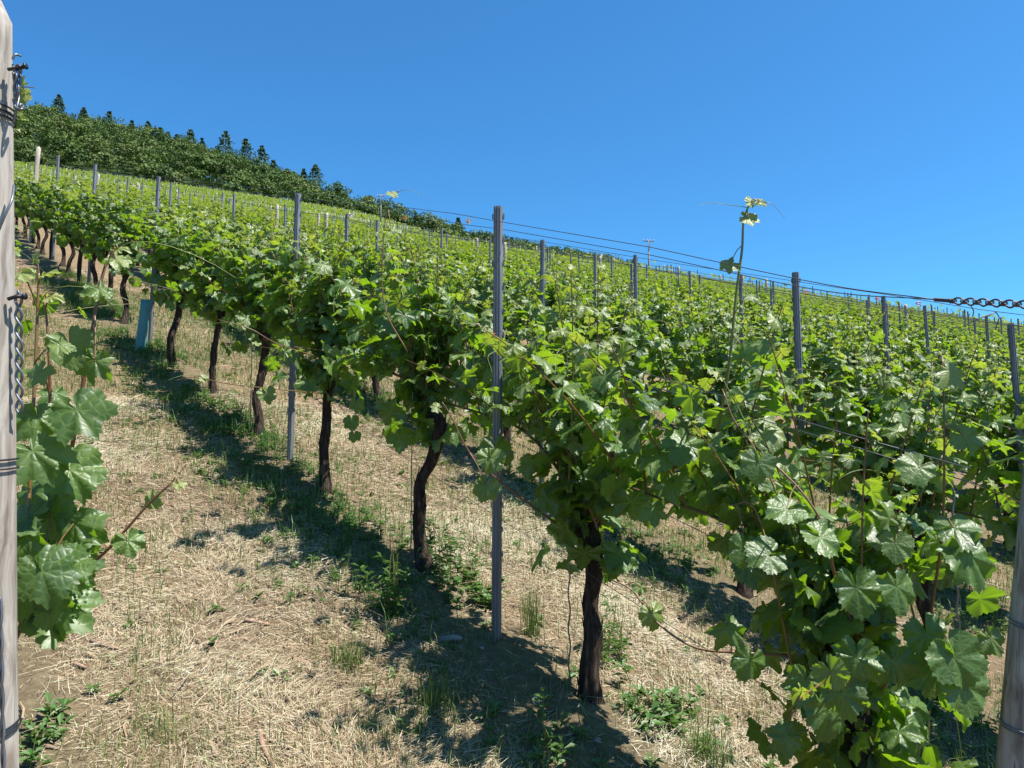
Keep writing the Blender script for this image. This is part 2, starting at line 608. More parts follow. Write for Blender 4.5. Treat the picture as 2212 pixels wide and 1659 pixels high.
# ------------------------------------------------------------------ leaves
CTRL_A = np.array([0, 13, 27, 42, 52, 64, 80, 96, 108, 122, 138, 152, 165, 176])
CTRL_R = np.array([1.0, .90, .74, .84, .95, .87, .72, .77, .84, .74, .66, .66, .54, .12])
LOBES = np.array([0, 52, 108, 152])


def leaf_template(lod, var):
    r_ = np.random.default_rng(100 + var)
    n = [58, 26, 12][lod]
    a = np.linspace(-176, 176, n + 1)
    deep = [.55, .8, 1.0, 1.3, .7, 1.7, .9, 1.15, .6, 1.45][var]
    base = np.interp(np.abs(a), CTRL_A, CTRL_R)
    rad = np.where(np.abs(a) < 170, base ** deep, base)
    rad = rad * (1 + r_.uniform(-.10, .10) * np.sin(np.radians(a)) + r_.uniform(-.06, .06) * np.sin(np.radians(a) * 2 + r_.uniform(0, 6)) + .05 * np.sin(np.radians(a) * 3 + r_.uniform(0, 6)) * (np.abs(a) < 160))
    if lod < 2:
        tooth = ((np.arange(n + 1) % 2) * 2 - 1) * (.048 if lod == 0 else .032)
        rad = rad * (1 + tooth * (np.abs(a) < 168)) * (1 + r_.uniform(-.03, .03, n + 1))
    rings = [[.16, .5, .8, 1.0], [.5, 1.0], [1.0]][lod]
    vein_a = np.min(np.abs(np.abs(a)[:, None] - LOBES[None]), 1)
    vein = np.clip(1 - vein_a / (6.5 if lod == 0 else 14), 0, 1) * (np.abs(a) < 165)
    th = np.radians(a)
    pts = [[0, 0]]; ve = [1.0]; rg = [0.0]
    for f in rings:
        pts += list(np.stack([np.sin(th) * rad * f, np.cos(th) * rad * f], -1))
        ve += list(vein * (1 - .45 * f)); rg += [f] * len(a)
    p = np.array(pts); ve = np.array(ve); rg = np.array(rg)
    x, y = p[:, 0], p[:, 1]
    cup, droop, fold = r_.uniform(-.08, .30), r_.uniform(.02, .40), r_.uniform(-.06, .32)
    z = -cup * (x * x + .3 * y * y) - droop * np.maximum(y, 0) ** 2 * .8 - fold * np.abs(x) * .6
    ang = np.arctan2(x, y)
    z = z + r_.uniform(-.18, .18) * x * np.abs(x) + r_.uniform(-.15, .15) * x * y
    if lod < 2:
        z = z + .05 * rg * np.abs(np.sin(ang * 3.4)) + rg ** 2 * .07 * np.sin(ang * 5 + r_.uniform(0, 6)) + rg ** 2 * .05 * np.sin(ang * 9 + r_.uniform(0, 6))
        z = z + np.where(rg > .9, r_.uniform(-.025, .025, len(z)), 0)
    m = n + 1
    k = np.arange(n)
    tr = np.stack([np.zeros(n, int), 1 + k + 1, 1 + k], -1)
    q = []
    for s in range(len(rings) - 1):
        o = 1 + s * m
        q.append(np.stack([o + k, o + k + 1, o + m + k + 1, o + m + k], -1))
    q = np.concatenate(q) if q else np.zeros((0, 4), int)
    return np.stack([x, y, z], -1), q, tr, ve


TPL = {l: [leaf_template(l, v) for v in range(10)] for l in range(3)}
_f = np.array([[0, 0, 0], [.55, .45, -.14], [0, 1, -.12], [-.55, .45, -.14]])
TPL[3] = [(_f * 1.0, np.zeros((0, 4), int), np.array([[0, 1, 2], [0, 2, 3]]), np.zeros(4))]


def add_leaves(mb, P, T, Nn, size, young, lod, rg, m=0, rand=None):
    """P attach points, T tip directions, Nn face normals"""
    P = np.asarray(P, float).reshape(-1, 3); n = len(P)
    if n == 0:
        return
    T = unit(np.asarray(T, float).reshape(-1, 3))
    Nn = np.asarray(Nn, float).reshape(-1, 3)
    Nn = unit(Nn - T * np.sum(Nn * T, -1, keepdims=True))
    X = np.cross(T, Nn)
    size = np.broadcast_to(size, (n,)); young = np.broadcast_to(young, (n,))
    if rand is None:
        rand = rg.random(n)
    var = rg.integers(0, len(TPL[lod]), n)
    for k in range(len(TPL[lod])):
        s = np.where(var == k)[0]
        if not len(s):
            continue
        tv, tq, tt, ve = TPL[lod][k]
        nv = len(tv)
        sx = rg.uniform(.92, 1.1, len(s)) * np.where(rg.random(len(s)) < .5, 1, -1)
        loc = np.stack([tv[None, :, 0] * sx[:, None], np.broadcast_to(tv[:, 1], (len(s), nv)), tv[None, :, 2] * rg.uniform(.6, 2.3, (len(s), 1))], -1) * size[s][:, None, None]
        vs = P[s][:, None] + loc[..., :1] * X[s][:, None] + loc[..., 1:2] * T[s][:, None] + loc[..., 2:] * Nn[s][:, None]
        off = (np.arange(len(s)) * nv)[:, None, None]
        neg = sx < 0
        q = tq[None] + off; t = tt[None] + off
        if len(tq):
            q = np.where(neg[:, None, None], q[:, :, ::-1], q)
        t = np.where(neg[:, None, None], t[:, :, ::-1], t)
        d = np.zeros((len(s), nv, 4), np.float32)
        d[..., 0] = young[s][:, None]; d[..., 1] = rand[s][:, None]; d[..., 2] = ve[None]; d[..., 3] = 1
        uv = tv[None, :, :2] * .5 + rg.uniform(0, 8, (len(s), 1, 2))
        mb.add(vs.reshape(-1, 3), q.reshape(-1, 4), t.reshape(-1, 3), m, uv=uv.reshape(-1, 2), data=d.reshape(-1, 4))


# ------------------------------------------------------------------ grapevines
def Mloc(p):
    """vine coordinates (along the row, across it, up) -> offsets in the world; the row climbs the slope"""
    p = np.asarray(p, float)
    return p[..., :1] * UH + p[..., 1:2] * VH + (p[..., 2:] + p[..., :1] * SLOPE) * Z


def trunk_mesh(mb, rg, sides, rings, bend=None, h=.74, r0=.038, m=0):
    r0 = r0 * .86
    if bend is None:
        bend = rg.uniform(-.05, .05, (3, 2))
    pts = [[0, 0, -.08]] + [[bend[i][0], bend[i][1], h * (i + 1) / 3.2] for i in range(3)] + [[bend[2][0] * .8 + .03, bend[2][1], h]]
    P = smooth_line(pts, rings)
    wz = np.linspace(0, 1, rings) * 7
    P[:, 0] += (vnoise(wz, wz * 0, int(rg.integers(0, 999))) - .5) * .030
    P[:, 1] += (vnoise(wz, wz * 0, int(rg.integers(0, 999))) - .5) * .030
    P = Mloc(P)
    tt = np.linspace(0, 1, rings)
    r = r0 * (1 + .75 * np.exp(-(tt / .09) ** 2) - .12 * np.sin(tt * 3) + .35 * sstep(.86, .97, tt) - .25 * sstep(.97, 1, tt)) * (1 + .07 * np.sin(tt * 17 + rg.uniform(0, 6)) * rg.uniform(.3, 1))
    th = np.arange(sides)
    tw = rg.uniform(-3, 3)
    g = vnoise((th[None] * 18.0 / sides * 1.0 + tw * tt[:, None]) % 18, tt[:, None] * 9 + 0 * th[None], int(rg.integers(0, 999)))
    g2 = vnoise(th[None] * 6.0 / sides + 0 * tt[:, None], tt[:, None] * 5 + 0 * th[None], int(rg.integers(0, 999)))
    tube(mb, P, r, sides, m, rmod=.80 + .34 * g + .22 * g2)
    if sides > 20:      # shaggy strips of old bark
        n = 170
        f = rg.uniform(.04, .93, n); a = rg.uniform(0, 6.28, n); L = rg.uniform(.03, .12, n)
        k = np.clip((f * (rings - 1)).astype(int), 0, rings - 2)
        O = np.stack([np.cos(a), np.sin(a), np.zeros(n)], -1)
        S_ = np.stack([-np.sin(a), np.cos(a), np.zeros(n)], -1)
        tg = unit(P[k + 1] - P[k])
        c = P[k] + O * (r[k] * rg.uniform(.90, 1.10, n))[:, None]
        wd = rg.uniform(.0012, .0042, n)[:, None]
        e = c + tg * L[:, None] + O * rg.normal(.001, .004, n)[:, None] + S_ * rg.normal(0, .004, n)[:, None]
        vs = np.stack([c - S_ * wd, c + S_ * wd, e + S_ * wd * .4 + O * rg.uniform(0, .006, n)[:, None], e - S_ * wd * .4], 1)
        mb.add(vs.reshape(-1, 3), (np.arange(4)[None] + (np.arange(n) * 4)[:, None]), None, m)
    return P[-1]


class VineParts:
    def __init__(s):
        s.trunk, s.wood, s.leaf, s.grape = MB(), MB(), MB(), MB()


def tendril(mb, p, d, rg, L=.16):
    t = np.linspace(0, 1, 9)
    side = unit(np.cross(d, Z) + 1e-3)
    P = p + d[None] * (t * L)[:, None] + Z * (-.5 * L * t ** 2.2)[:, None] + side[None] * (np.sin(t * 4) * .2 * L)[:, None]
    tube(mb, P, np.linspace(.0013, .0006, 9), 4, 0, False, data=(.95, 0, 0, 1))


def shoot(vp, P0, d0, L, rg, lod, size=.098, out=None, step=.068, first=.04, lean=.25, rad=.0048, tall=False, youngtip=True):
    """one green shoot with its leaves; P0 and d0 are world offsets from the vine's base"""
    n = 9 if lod == 0 else 5
    t = np.linspace(0, 1, n)
    d0 = unit(d0)
    side = unit(rg.normal(size=3) * [1, 1, .2])
    hor = d0 * [1, 1, 0]
    P = P0 + d0[None] * (t * L)[:, None] + (side[None] * (lean * L * .5 * t ** 2)[:, None]) + (hor[None] * (.35 * L * t ** 2)[:, None]) - Z * (.10 * L * t ** 3)[:, None] * (0 if tall else 1)
    if lod < 2:
        c = np.clip(t * 1.1 + rg.uniform(-.2, .15), 0, 1)
        tube(vp.wood, P, np.linspace(rad, rad * .35, n), 5 if lod == 0 else 3, 0, False, data=(float(np.clip(rg.normal(.45, .22), .05, .95)), 0, 0, 1))
    s = np.arange(first, L, step * rg.uniform(.9, 1.15))
    if not len(s):
        return P
    f = s / L
    pos = np.stack([np.interp(f, t, P[:, k]) for k in range(3)], -1)
    m = len(s)
    tan = unit(P[-1] - P[0])
    az = np.where(np.arange(m) % 2 == 0, 0, np.pi) + rg.normal(0, .75, m) + rg.uniform(0, 6.28)
    a = unit(np.cross(tan, [0.3, .2, .9] if abs(tan[2]) < .8 else [1, 0, 0])); b = np.cross(tan, a)
    o = np.cos(az)[:, None] * a + np.sin(az)[:, None] * b
    o = unit(o + .12 * rg.normal(size=(m, 3)) + [0, 0, .25])
    sz = size * np.interp(f, [0, .15, .55, .85, 1], [.85, 1.05, 1.0, .62, .3]) * rg.uniform(.78, 1.22, m)
    yg = np.clip((f - .62) / .38, 0, 1) ** 1.4 * (.9 if youngtip else .5) + np.clip(rg.normal(.05, .08, m), 0, .3)
    pl = sz * rg.uniform(.45, .9, m)
    att = pos + o * pl[:, None] + Z * (pl * .25)[:, None]
    tip = unit(o * [1, 1, .3] + Z * rg.uniform(-1.05, .10, m)[:, None] + rg.normal(0, .25, (m, 3)))
    nor = Z * rg.uniform(.5, 1.2, m)[:, None] + o * [1, 1, .2] * rg.uniform(.1, 1.0, m)[:, None] + rg.normal(0, .3, (m, 3))
    add_leaves(vp.leaf, att, tip, nor, sz, np.clip(yg, 0, 1), lod, rg)
    if lod == 0:
        tubes_bulk(vp.wood, pos, att, np.full(m, .0016), 4, 0, np.stack([np.full(m, .55) + rg.uniform(-.3, .4, m), np.zeros(m), np.zeros(m), np.ones(m)], -1))
        for k in range(m):
            if f[k] > .45 and rg.random() < .22:
                tendril(vp.wood, pos[k], unit(-o[k] + [0, 0, .5]), rg, rg.uniform(.1, .2))
    return P


def grapes(mb, p, rg, L=.07):
    n = 34
    t = rg.random(n)
    c = p + np.stack([rg.normal(0, .010, n) * (1.2 - t), rg.normal(0, .010, n) * (1.2 - t), -L * t], -1)
    oc = np.array([[1, 0, 0], [-1, 0, 0], [0, 1, 0], [0, -1, 0], [0, 0, 1], [0, 0, -1]]) * .0042
    tr = np.array([[0, 2, 4], [2, 1, 4], [1, 3, 4], [3, 0, 4], [2, 0, 5], [1, 2, 5], [3, 1, 5], [0, 3, 5]])
    mb.add((c[:, None] + oc[None]).reshape(-1, 3), None, (tr[None] + (np.arange(n) * 6)[:, None, None]).reshape(-1, 3))


def gen_vine(seed, lod, bend=None, h=None, r0=.038, nsh=20, span=1.12, low=10, size=.076, tall=6, near=True):
    rg = np.random.default_rng(seed)
    vp = VineParts()
    h = h or rg.uniform(.68, .78)
    head = trunk_mesh(vp.trunk, rg, [34, 12, 6][lod], [60, 16, 6][lod], bend, h, r0)
    # a cane bent down along the wire to the next vine
    cp = np.array([[0.03, 0, h - .03], [.12, .02, h + .10], [.35, rg.uniform(-.03, .03), .93], [.7, rg.uniform(-.03, .03), .92], [span, rg.uniform(-.03, .03), .88]])
    cane = Mloc(smooth_line(cp, 14))
    if lod < 2:
        tube(vp.wood, cane, np.linspace(.0085, .005, 14), 6 if lod == 0 else 4, 0, True, data=(.02, 0, 0, 1))
    for i in range(nsh):
        if i < nsh * .28:
            p = head + Mloc(rg.normal(0, [.06, .05, .02])) + Z * rg.uniform(0, .10)
        else:
            f = (i - nsh * .28) / (nsh * .72) * 12.6
            k = int(f)
            p = cane[k] + (cane[k + 1] - cane[k]) * (f - k)
        d = Mloc(np.array([rg.normal(0, .20), rg.normal(0, .23), 1.0]))
        L = rg.uniform(.50, .80)
        if i < tall * 2 and i % 2 == 0:
            L = rg.uniform(.72, .98); d = Mloc(np.array([rg.normal(0, .12), rg.normal(0, .10), 1.0]))
            shoot(vp, p, d, L, rg, lod, size * .85, step=.072, rad=.0050, tall=True, lean=.30)
        else:
            shoot(vp, p, d, L, rg, lod, size, step=[.050, .054, .075][lod], rad=.0050)
    # side shoots straying into the alley
    for i in range(2 if near else 0):
        k = rg.integers(1, 13)
        sgn = -1 if i < 1 else 1
        d = Mloc(np.array([rg.normal(0, .5), sgn * 1.0, rg.uniform(.1, .8)]))
        shoot(vp, cane[k], d, rg.uniform(.35, .6), rg, lod, size * .85, step=.085, rad=.0036, lean=.4)
    # old leaves hanging round the head and under the cane
    m = low + (36 if near else 4)
    k = rg.integers(0, 13, m)
    p = cane[k] + Mloc(rg.normal(0, [.06, .10, .03], (m, 3)))
    p[:low] = head + Mloc(rg.normal(0, [.12, .11, .06], (low, 3))) - Z * rg.uniform(0, .1, low)[:, None]
    o = unit(rg.normal(size=(m, 3)) * [1, 1, .2])
    add_leaves(vp.leaf, p, o * .6 - Z * rg.uniform(.3, 1.2, m)[:, None], o + Z * rg.uniform(.2, 1, m)[:, None], size * rg.uniform(.85, 1.25, m), np.zeros(m), lod, rg)
    if lod == 0:
        for i in range(4):
            k = rg.integers(1, 13)
            grapes(vp.grape, cane[k] + Mloc(np.array([0, rg.uniform(-.12, .12), rg.uniform(-.03, .14)])), rg)
    return vp


def vine_meshes(vp, name):
    d = dict(trunk=vp.trunk.mesh("trunk", [M["bark"]]), shoots=vp.wood.mesh("shoots", [M["shoot"]]), foliage=vp.leaf.mesh("foliage", [M["leaf"]]))
    if vp.grape.n:
        d["grape_clusters"] = vp.grape.mesh("grape_clusters", [M["grape"]])
    return d


def place_vine(meshes, loc, label, group):
    r = empty("grapevine", loc, label, "grapevine", group)
    for k, me in meshes.items():
        o = link(k, me, r)
        if k == "shoots":
            o["kind"] = "stuff"
        if k in ("foliage", "grape_clusters"):
            o["kind"] = "stuff"
    return r


def hero_shoot(vp, base, pts, leaves, rad=.004, col=.3, tend=(), rg=rng, hs=.58):
    """a shoot given by its joints; leaves: joint position, where the blade hangs, blade size, tip direction, facing, youth"""
    P = smooth_line([at(*p) - base for p in pts], 22)
    tube(vp.wood, P, np.linspace(rad, rad * .4, 22), 7, 0, True, data=(col, 0, 0, 1))
    right = np.array([1., 0, 0]); up = Z; fwd = np.array([0, 1., 0])
    for (f, lx, ly, dd, sz, ang, tilt, yg) in leaves:
        i = min(21, int(f * 21))
        a = at(lx, ly, dd) - base
        t = right * math.cos(R(ang)) + up * math.sin(R(ang)) - fwd * .25
        n = -fwd * math.cos(R(tilt)) + up * math.sin(R(tilt)) + right * rg.normal(0, .15)
        add_leaves(vp.leaf, a, t, n, np.array([sz * (hs if sz > .06 else 1.0)]), np.array([yg]), 0, rg, rand=np.array([rg.uniform(.2, .9)]))
        tube(vp.wood, smooth_line([P[i], (P[i] + a) / 2 + Z * .012, a], 6), .0017, 5, 0, False, data=(.5, 0, 0, 1))
    for (f, dx, dz, L) in tend:
        tendril(vp.wood, P[min(21, int(f * 21))], unit(right * dx + Z * dz - fwd * .1), rg, L)


FRONT = "grapevines of the front row along the straw alley"
# --- front row
GENERIC0 = [vine_meshes(gen_vine(40 + i, 0, size=[.074, .080, .072, .076, .073, .078][i]), "v") for i in range(6)]
GENERIC1 = [vine_meshes(gen_vine(60 + i, 1), "v") for i in range(6)]


def far_vine(seed, lod):
    vp = gen_vine(seed, 2, nsh=14, size=.088)
    if lod == 3:
        rg = np.random.default_rng(seed)
        vp.leaf = MB()
        n = 120
        z = rg.beta(2.2, 2.2, n) * 1.05 + .62
        p = Mloc(np.stack([rg.uniform(-.1, 1.1, n), rg.normal(0, .17, n), z], -1))
        o = unit(rg.normal(size=(n, 3)) * [1, 1, .3])
        add_leaves(vp.leaf, p, o - Z * .3, o * .7 + Z * rg.uniform(.3, 1.2, n)[:, None], rg.uniform(.12, .2, n), np.clip((z - 1.1) * 1.1, 0, .9) * rg.random(n), 3, rg)
    return dict(trunk=vp.trunk.mesh("trunk", [M["bark"]]), foliage=vp.leaf.mesh("foliage", [M["leaf_far"]]))


FAR2 = [far_vine(80 + i, 2) for i in range(5)]

front_v = [2.02, 2.06, 1.97, 1.95, 1.96, 1.95, 1.93, 1.93, 1.95]
front_u = [.57, 1.72, 2.86, 4.02, 5.26, 6.40, 7.58, 10.0, 11.1]
front_lab = [
    "bushy shaded grapevine with huge dark leaves, next to the leaning grey end post",
    "grapevine on a straight upright black trunk, between the big bushy vine and nearest steel post",
    "grapevine on a long S-curved leaning trunk behind the nearest steel post",
    "grapevine on a brown trunk footed right beside the second steel post",
    "grapevine on a crooked trunk, third trunk up the row past the nearest steel post",
    "grapevine on a thin leaning trunk, two trunks before the blue sleeve",
    "grapevine on a straight trunk, the one just before the blue sleeve and third steel post",
    "grapevine on a short thick trunk just beyond the blue sleeve",
    "grapevine on a dark trunk beside the fourth steel post of the front row"]
bends = {0: [[.01, 0], [.0, .01], [.02, 0]], 1: [[.01, .0], [.015, .01], [-.01, 0]], 2: [[.05, -.01], [.01, .02], [-.05, .05]],
         3: [[.035, 0], [.06, .02], [.03, .02]], 4: [[.05, 0], [.04, .03], [-.03, .03]], 5: [[.0, 0], [-.02, .03], [-.05, .06]]}
front_uv = []
for i, (u, v) in enumerate(zip(front_u, front_v)):
    base = ground(u, v)
    front_uv.append((u, v))
    if i <= 5:
        vp = gen_vine(200 + i, 0, bends.get(i), h=[.60, .66, .80, .74, .76, .74][i], r0=[.047, .040, .036, .034, .034, .032][i], nsh=[23, 24, 21, 21, 20, 20][i],
                      low=[24, 14, 8, 8, 8, 8][i], size=[.070, .076, .077, .076, .075, .074][i], tall=[6, 6, 6, 6, 6, 6][i])
        if i == 0:
            D = 1.95
            hero_shoot(vp, base, [(1700, 1415, 2.0), (1600, 1410, 1.98), (1500, 1398, 2.0), (1420, 1345, 2.05), (1365, 1275, 2.1), (1320, 1252, 2.12)],
                       [(.28, 1575, 1355, 1.93, .115, -60, 40, 0), (.2, 1620, 1425, 1.92, .105, -115, 15, 0), (.72, 1408, 1325, 2.05, .045, -70, 40, .45), (.9, 1385, 1268, 2.1, .03, 200, 30, .4)], .0045, .3)
            hero_shoot(vp, base, [(1720, 1480, 2.0), (1640, 1120, 2.05), (1575, 1090, 2.1)],
                       [(.5, 1660, 1200, 1.9, .10, 200, 40, 0), (.9, 1610, 1185, 2.0, .095, -100, 30, 0)], .004, .5)
            hero_shoot(vp, base, [(1860, 1400, 2.0), (1800, 1230, 1.9), (1790, 1160, 1.85), (1730, 1060, 1.9), (1600, 930, 2.0), (1560, 840, 2.05)],
                       [(.2, 1850, 1270, 1.78, .125, -85, 38, 0), (.3, 1770, 1160, 1.78, .10, -35, 55, .05), (.62, 1700, 1100, 1.8, .10, 190, 55, .02), (.8, 1640, 1000, 1.9, .09, -100, 40, .1)], .0045, .35)
            hero_shoot(vp, base, [(1990, 1400, 1.9), (1945, 1200, 1.85), (1935, 1100, 1.85)],
                       [(.3, 1937, 1268, 1.75, .115, -88, 38, .02), (.7, 1935, 1175, 1.8, .08, -95, 50, .25), (.9, 1920, 1120, 1.8, .05, 100, 50, .3)], .003, .4)
            hero_shoot(vp, base, [(2010, 1330, 1.95), (2035, 1150, 1.9), (2040, 950, 1.9), (2036, 770, 1.95)],
                       [(.3, 2090, 1200, 1.78, .165, -80, 28, 0), (.42, 2060, 1140, 1.82, .12, 10, 60, 0), (.6, 1985, 1010, 1.85, .10, 215, 55, .1), (.75, 2080, 940, 1.9, .09, -20, 50, .15), (.93, 2050, 800, 1.9, .06, -60, 40, .6)], .0042, .3)
            hero_shoot(vp, base, [(2010, 1480, 1.9), (2100, 1420, 1.85), (2135, 1340, 1.85)],
                       [(.3, 2080, 1480, 1.75, .125, -80, 20, 0), (.6, 2060, 1420, 1.75, .13, -70, 15, 0), (.9, 2140, 1380, 1.8, .08, -60, 20, .25)], .004, .35)
            hero_shoot(vp, base, [(1850, 1500, 2.0), (1750, 1500, 1.95), (1690, 1560, 1.95)],
                       [(.3, 1790, 1530, 1.85, .14, -95, 15, 0), (.8, 1700, 1590, 1.85, .10, 215, 10, 0), (.6, 1740, 1470, 1.85, .12, -110, 20, 0)], .004, .35)
            hero_shoot(vp, base, [(1900, 1500, 1.95), (1940, 1440, 1.9), (1980, 1420, 1.9)],
                       [(.3, 1850, 1420, 1.8, .13, -100, 15, 0), (.6, 1930, 1430, 1.8, .12, -70, 15, 0), (.9, 2000, 1370, 1.82, .12, -80, 20, 0), (.8, 2010, 1450, 1.82, .11, -95, 10, 0)], .004, .35)
            r_ = np.random.default_rng(29)
            n_ = 84
            ff = r_.random(n_)
            inf = np.array([at(r_.uniform(1600 + 90 * f, 2150 - 90 * f), 1150 + 470 * f, r_.uniform(1.95, 2.3)) - base for f in ff])
            o_ = unit(r_.normal(size=(n_, 3)) * [1, .7, .3])
            add_leaves(vp.leaf, inf, o_ * .7 - Z * r_.uniform(.3, 1.1, n_)[:, None], o_ * .5 + Z * r_.uniform(.2, 1, n_)[:, None] + r_.normal(0, .35, (n_, 3)), r_.uniform(.055, .085, n_), np.zeros(n_), 0, r_)
        if i == 1:
            hero_shoot(vp, base, [(1545, 960, 2.75), (1575, 790, 2.7), (1590, 640, 2.7), (1603, 540, 2.7), (1606, 480, 2.7), (1618, 445, 2.7), (1636, 436, 2.7)],
                       [(.2, 1630, 800, 2.6, .10, -10, 60, .12), (.25, 1610, 770, 2.65, .10, 60, 20, .15), (.33, 1620, 640, 2.6, .061, -25, 60, .35), (.56, 1578, 570, 2.7, .048, 205, 35, .4), (.82, 1614, 470, 2.7, .052, -25, 45, .8), (1., 1622, 437, 2.7, .030, 160, 20, .9), (1., 1640, 437, 2.7, .028, -20, 30, .9)],
                       .0066, .85, [(.84, -.9, .45, .22), (1., .7, -.1, .1)])
            hero_shoot(vp, base, [(1200, 1130, 2.9), (1100, 1055, 2.8), (1020, 985, 2.75), (975, 900, 2.75), (955, 868, 2.75)],
                       [(.3, 1060, 990, 2.7, .055, -100, 50, .3), (.55, 1050, 1050, 2.7, .06, -110, 30, .1), (.85, 945, 880, 2.75, .03, 160, 40, .6)], .0045, .25)
            hero_shoot(vp, base, [(1500, 1000, 2.6), (1560, 1090, 2.45), (1630, 1140, 2.35)], [(.4, 1560, 1000, 2.4, .10, -100, 40, 0), (.7, 1590, 1090, 2.35, .09, -90, 40, 0)], .004, .4)
        if i == 2:
            hero_shoot(vp, base, [(880, 760, 3.5), (830, 660, 3.5), (828, 520, 3.5), (840, 440, 3.5), (862, 410, 3.5)],
                       [(.5, 815, 600, 3.45, .07, 200, 50, .2), (.75, 845, 500, 3.45, .05, -20, 50, .5), (.95, 850, 420, 3.45, .035, 170, 40, .7)], .004, .5, [(.9, .8, .3, .2)])
        if i == 3:
            hero_shoot(vp, base, [(720, 780, 4.7), (605, 745, 4.4), (540, 710, 4.3), (470, 690, 4.25)], [(.4, 615, 760, 4.3, .06, -80, 50, .2), (.8, 520, 700, 4.3, .04, 200, 40, .5)], .004, .45, [(.9, -.8, .2, .2)])
            hero_shoot(vp, base, [(700, 850, 4.6), (620, 843, 4.2), (500, 830, 4.1), (420, 815, 4.1), (378, 822, 4.1)], [(.35, 575, 850, 4.1, .06, -70, 50, .35), (.3, 600, 815, 4.1, .055, 20, 50, .1), (.8, 440, 818, 4.1, .03, 150, 40, .6)], .0038, .6, [(.7, -.6, .3, .2)])
            hero_shoot(vp, base, [(760, 840, 4.3), (768, 900, 4.25), (764, 965, 4.25)], [(.3, 770, 870, 4.2, .06, -90, 20, 0), (.6, 760, 910, 4.2, .055, -80, 20, 0), (.9, 765, 940, 4.2, .045, -90, 20, 0)], .003, .3)
        ms = vine_meshes(vp, "v")
    else:
        ms = GENERIC1[i % 6]
    place_vine(ms, base, front_lab[i], FRONT)
for j, u in enumerate(np.arange(12.25, 26, 1.14)):
    place_vine(GENERIC1[(j * 2 + 1) % 6], ground(u, 1.95 + rng.normal(0, .03)), "far grapevine of the front row where it climbs away behind the grey post" if 0 else "small distant grapevine up the front row beyond its fourth steel post", FRONT)

# --- the row on the near side, mostly out of frame behind the wooden post
ZV = .03
zb = ground(1.25, ZV - .03)
vp = gen_vine(301, 0, h=.72, nsh=0, size=.08, low=0, span=.5, tall=0, near=False)
hero_shoot(vp, zb, [(20, 1400, 1.55), (50, 1330, 1.55), (62, 1100, 1.55), (76, 800, 1.58), (82, 650, 1.6), (84, 590, 1.6)],
           [(.35, 150, 1015, 1.5, .13, -55, 55, .02), (.45, 60, 1120, 1.45, .12, 195, 40, 0), (.62, 130, 745, 1.5, .062, -40, 60, .3), (.8, 45, 590, 1.55, .040, 190, 60, .8), (.95, 100, 590, 1.55, .026, 20, 60, .9), (1., 75, 560, 1.6, .018, 80, 40, .9)], .0055, .6, [(.8, .9, .6, .25)], hs=.52)
hero_shoot(vp, zb, [(35, 1330, 1.6), (95, 1050, 1.6), (108, 880, 1.6), (103, 720, 1.6), (95, 640, 1.62)],
           [(.4, 80, 900, 1.5, .10, -60, 50, .05), (.55, 90, 800, 1.55, .09, 240, 55, .35), (.95, 110, 640, 1.6, .022, 10, 50, .9)], .005, .3, hs=.52)
hero_shoot(vp, zb, [(40, 1320, 1.6), (120, 1190, 1.6), (150, 1000, 1.58), (185, 800, 1.58), (212, 640, 1.6), (232, 560, 1.62), (245, 540, 1.65)],
           [(.2, 165, 885, 1.45, .155, -45, 42, .0), (.36, 70, 975, 1.42, .15, -48, 48, .02), (.5, 150, 745, 1.55, .11, -65, 25, .15), (.62, 205, 780, 1.55, .10, -100, 30, .1), (.72, 215, 625, 1.55, .062, -30, 60, .2), (.75, 205, 640, 1.56, .032, 120, 50, .2), (.93, 250, 560, 1.6, .032, -20, 60, .6), (1., 255, 538, 1.65, .02, 20, 50, .8)], .0058, .25, [(.85, .8, .35, .3)], hs=.52)
hero_shoot(vp, zb, [(60, 1320, 1.6), (160, 1245, 1.55), (230, 1190, 1.5), (320, 1090, 1.5), (372, 1042, 1.5)],
           [(.6, 275, 1168, 1.48, .036, -65, 60, .15), (.85, 328, 1085, 1.5, .024, 100, 10, .6), (1., 385, 1045, 1.5, .018, -15, 70, .9)], .0045, .3, hs=.52)
hero_shoot(vp, zb, [(30, 1340, 1.55), (90, 1260, 1.45), (100, 1180, 1.45)],
           [(.3, 90, 1235, 1.38, .13, -62, 40, 0), (.5, 55, 1270, 1.4, .13, -95, 25, 0), (.7, 130, 1230, 1.42, .11, -40, 35, 0), (.9, 105, 1320, 1.4, .07, -80, 25, 0), (.8, 60, 1160, 1.42, .13, 220, 40, 0), (.6, 110, 1100, 1.5, .13, -70, 25, 0), (.65, 160, 1130, 1.5, .10, -80, 20, 0)], .004, .35, hs=.52)
r_ = np.random.default_rng(19)
n_ = 26
inf = np.array([at(r_.uniform(30, 165), r_.uniform(1040, 1330), r_.uniform(1.55, 1.75)) - zb for _ in range(n_)])
o_ = unit(r_.normal(size=(n_, 3)) * [1, .6, .3])
add_leaves(vp.leaf, inf, o_ * .7 - Z * r_.uniform(.4, 1.2, n_)[:, None], np.array([.1, -.7, .4]) + r_.normal(0, .4, (n_, 3)), r_.uniform(.065, .10, n_), np.zeros(n_), 0, r_)
grapes(vp.grape, at(168, 1262, 1.45) - zb, rng)
place_vine(vine_meshes(vp, "v"), zb, "large-leaved grapevine reaching out from behind the upright grey wooden post", "grapevines of the row at the wooden post")
for j in range(2, 14):
    place_vine((GENERIC0 if j < 4 else GENERIC1)[(j + 2) % 6], ground(1.25 + 1.14 * j, ZV + rng.normal(0, .03)), "grapevine showing a few leaves past the edge of the wooden post, further up its row", "grapevines of the row at the wooden post")

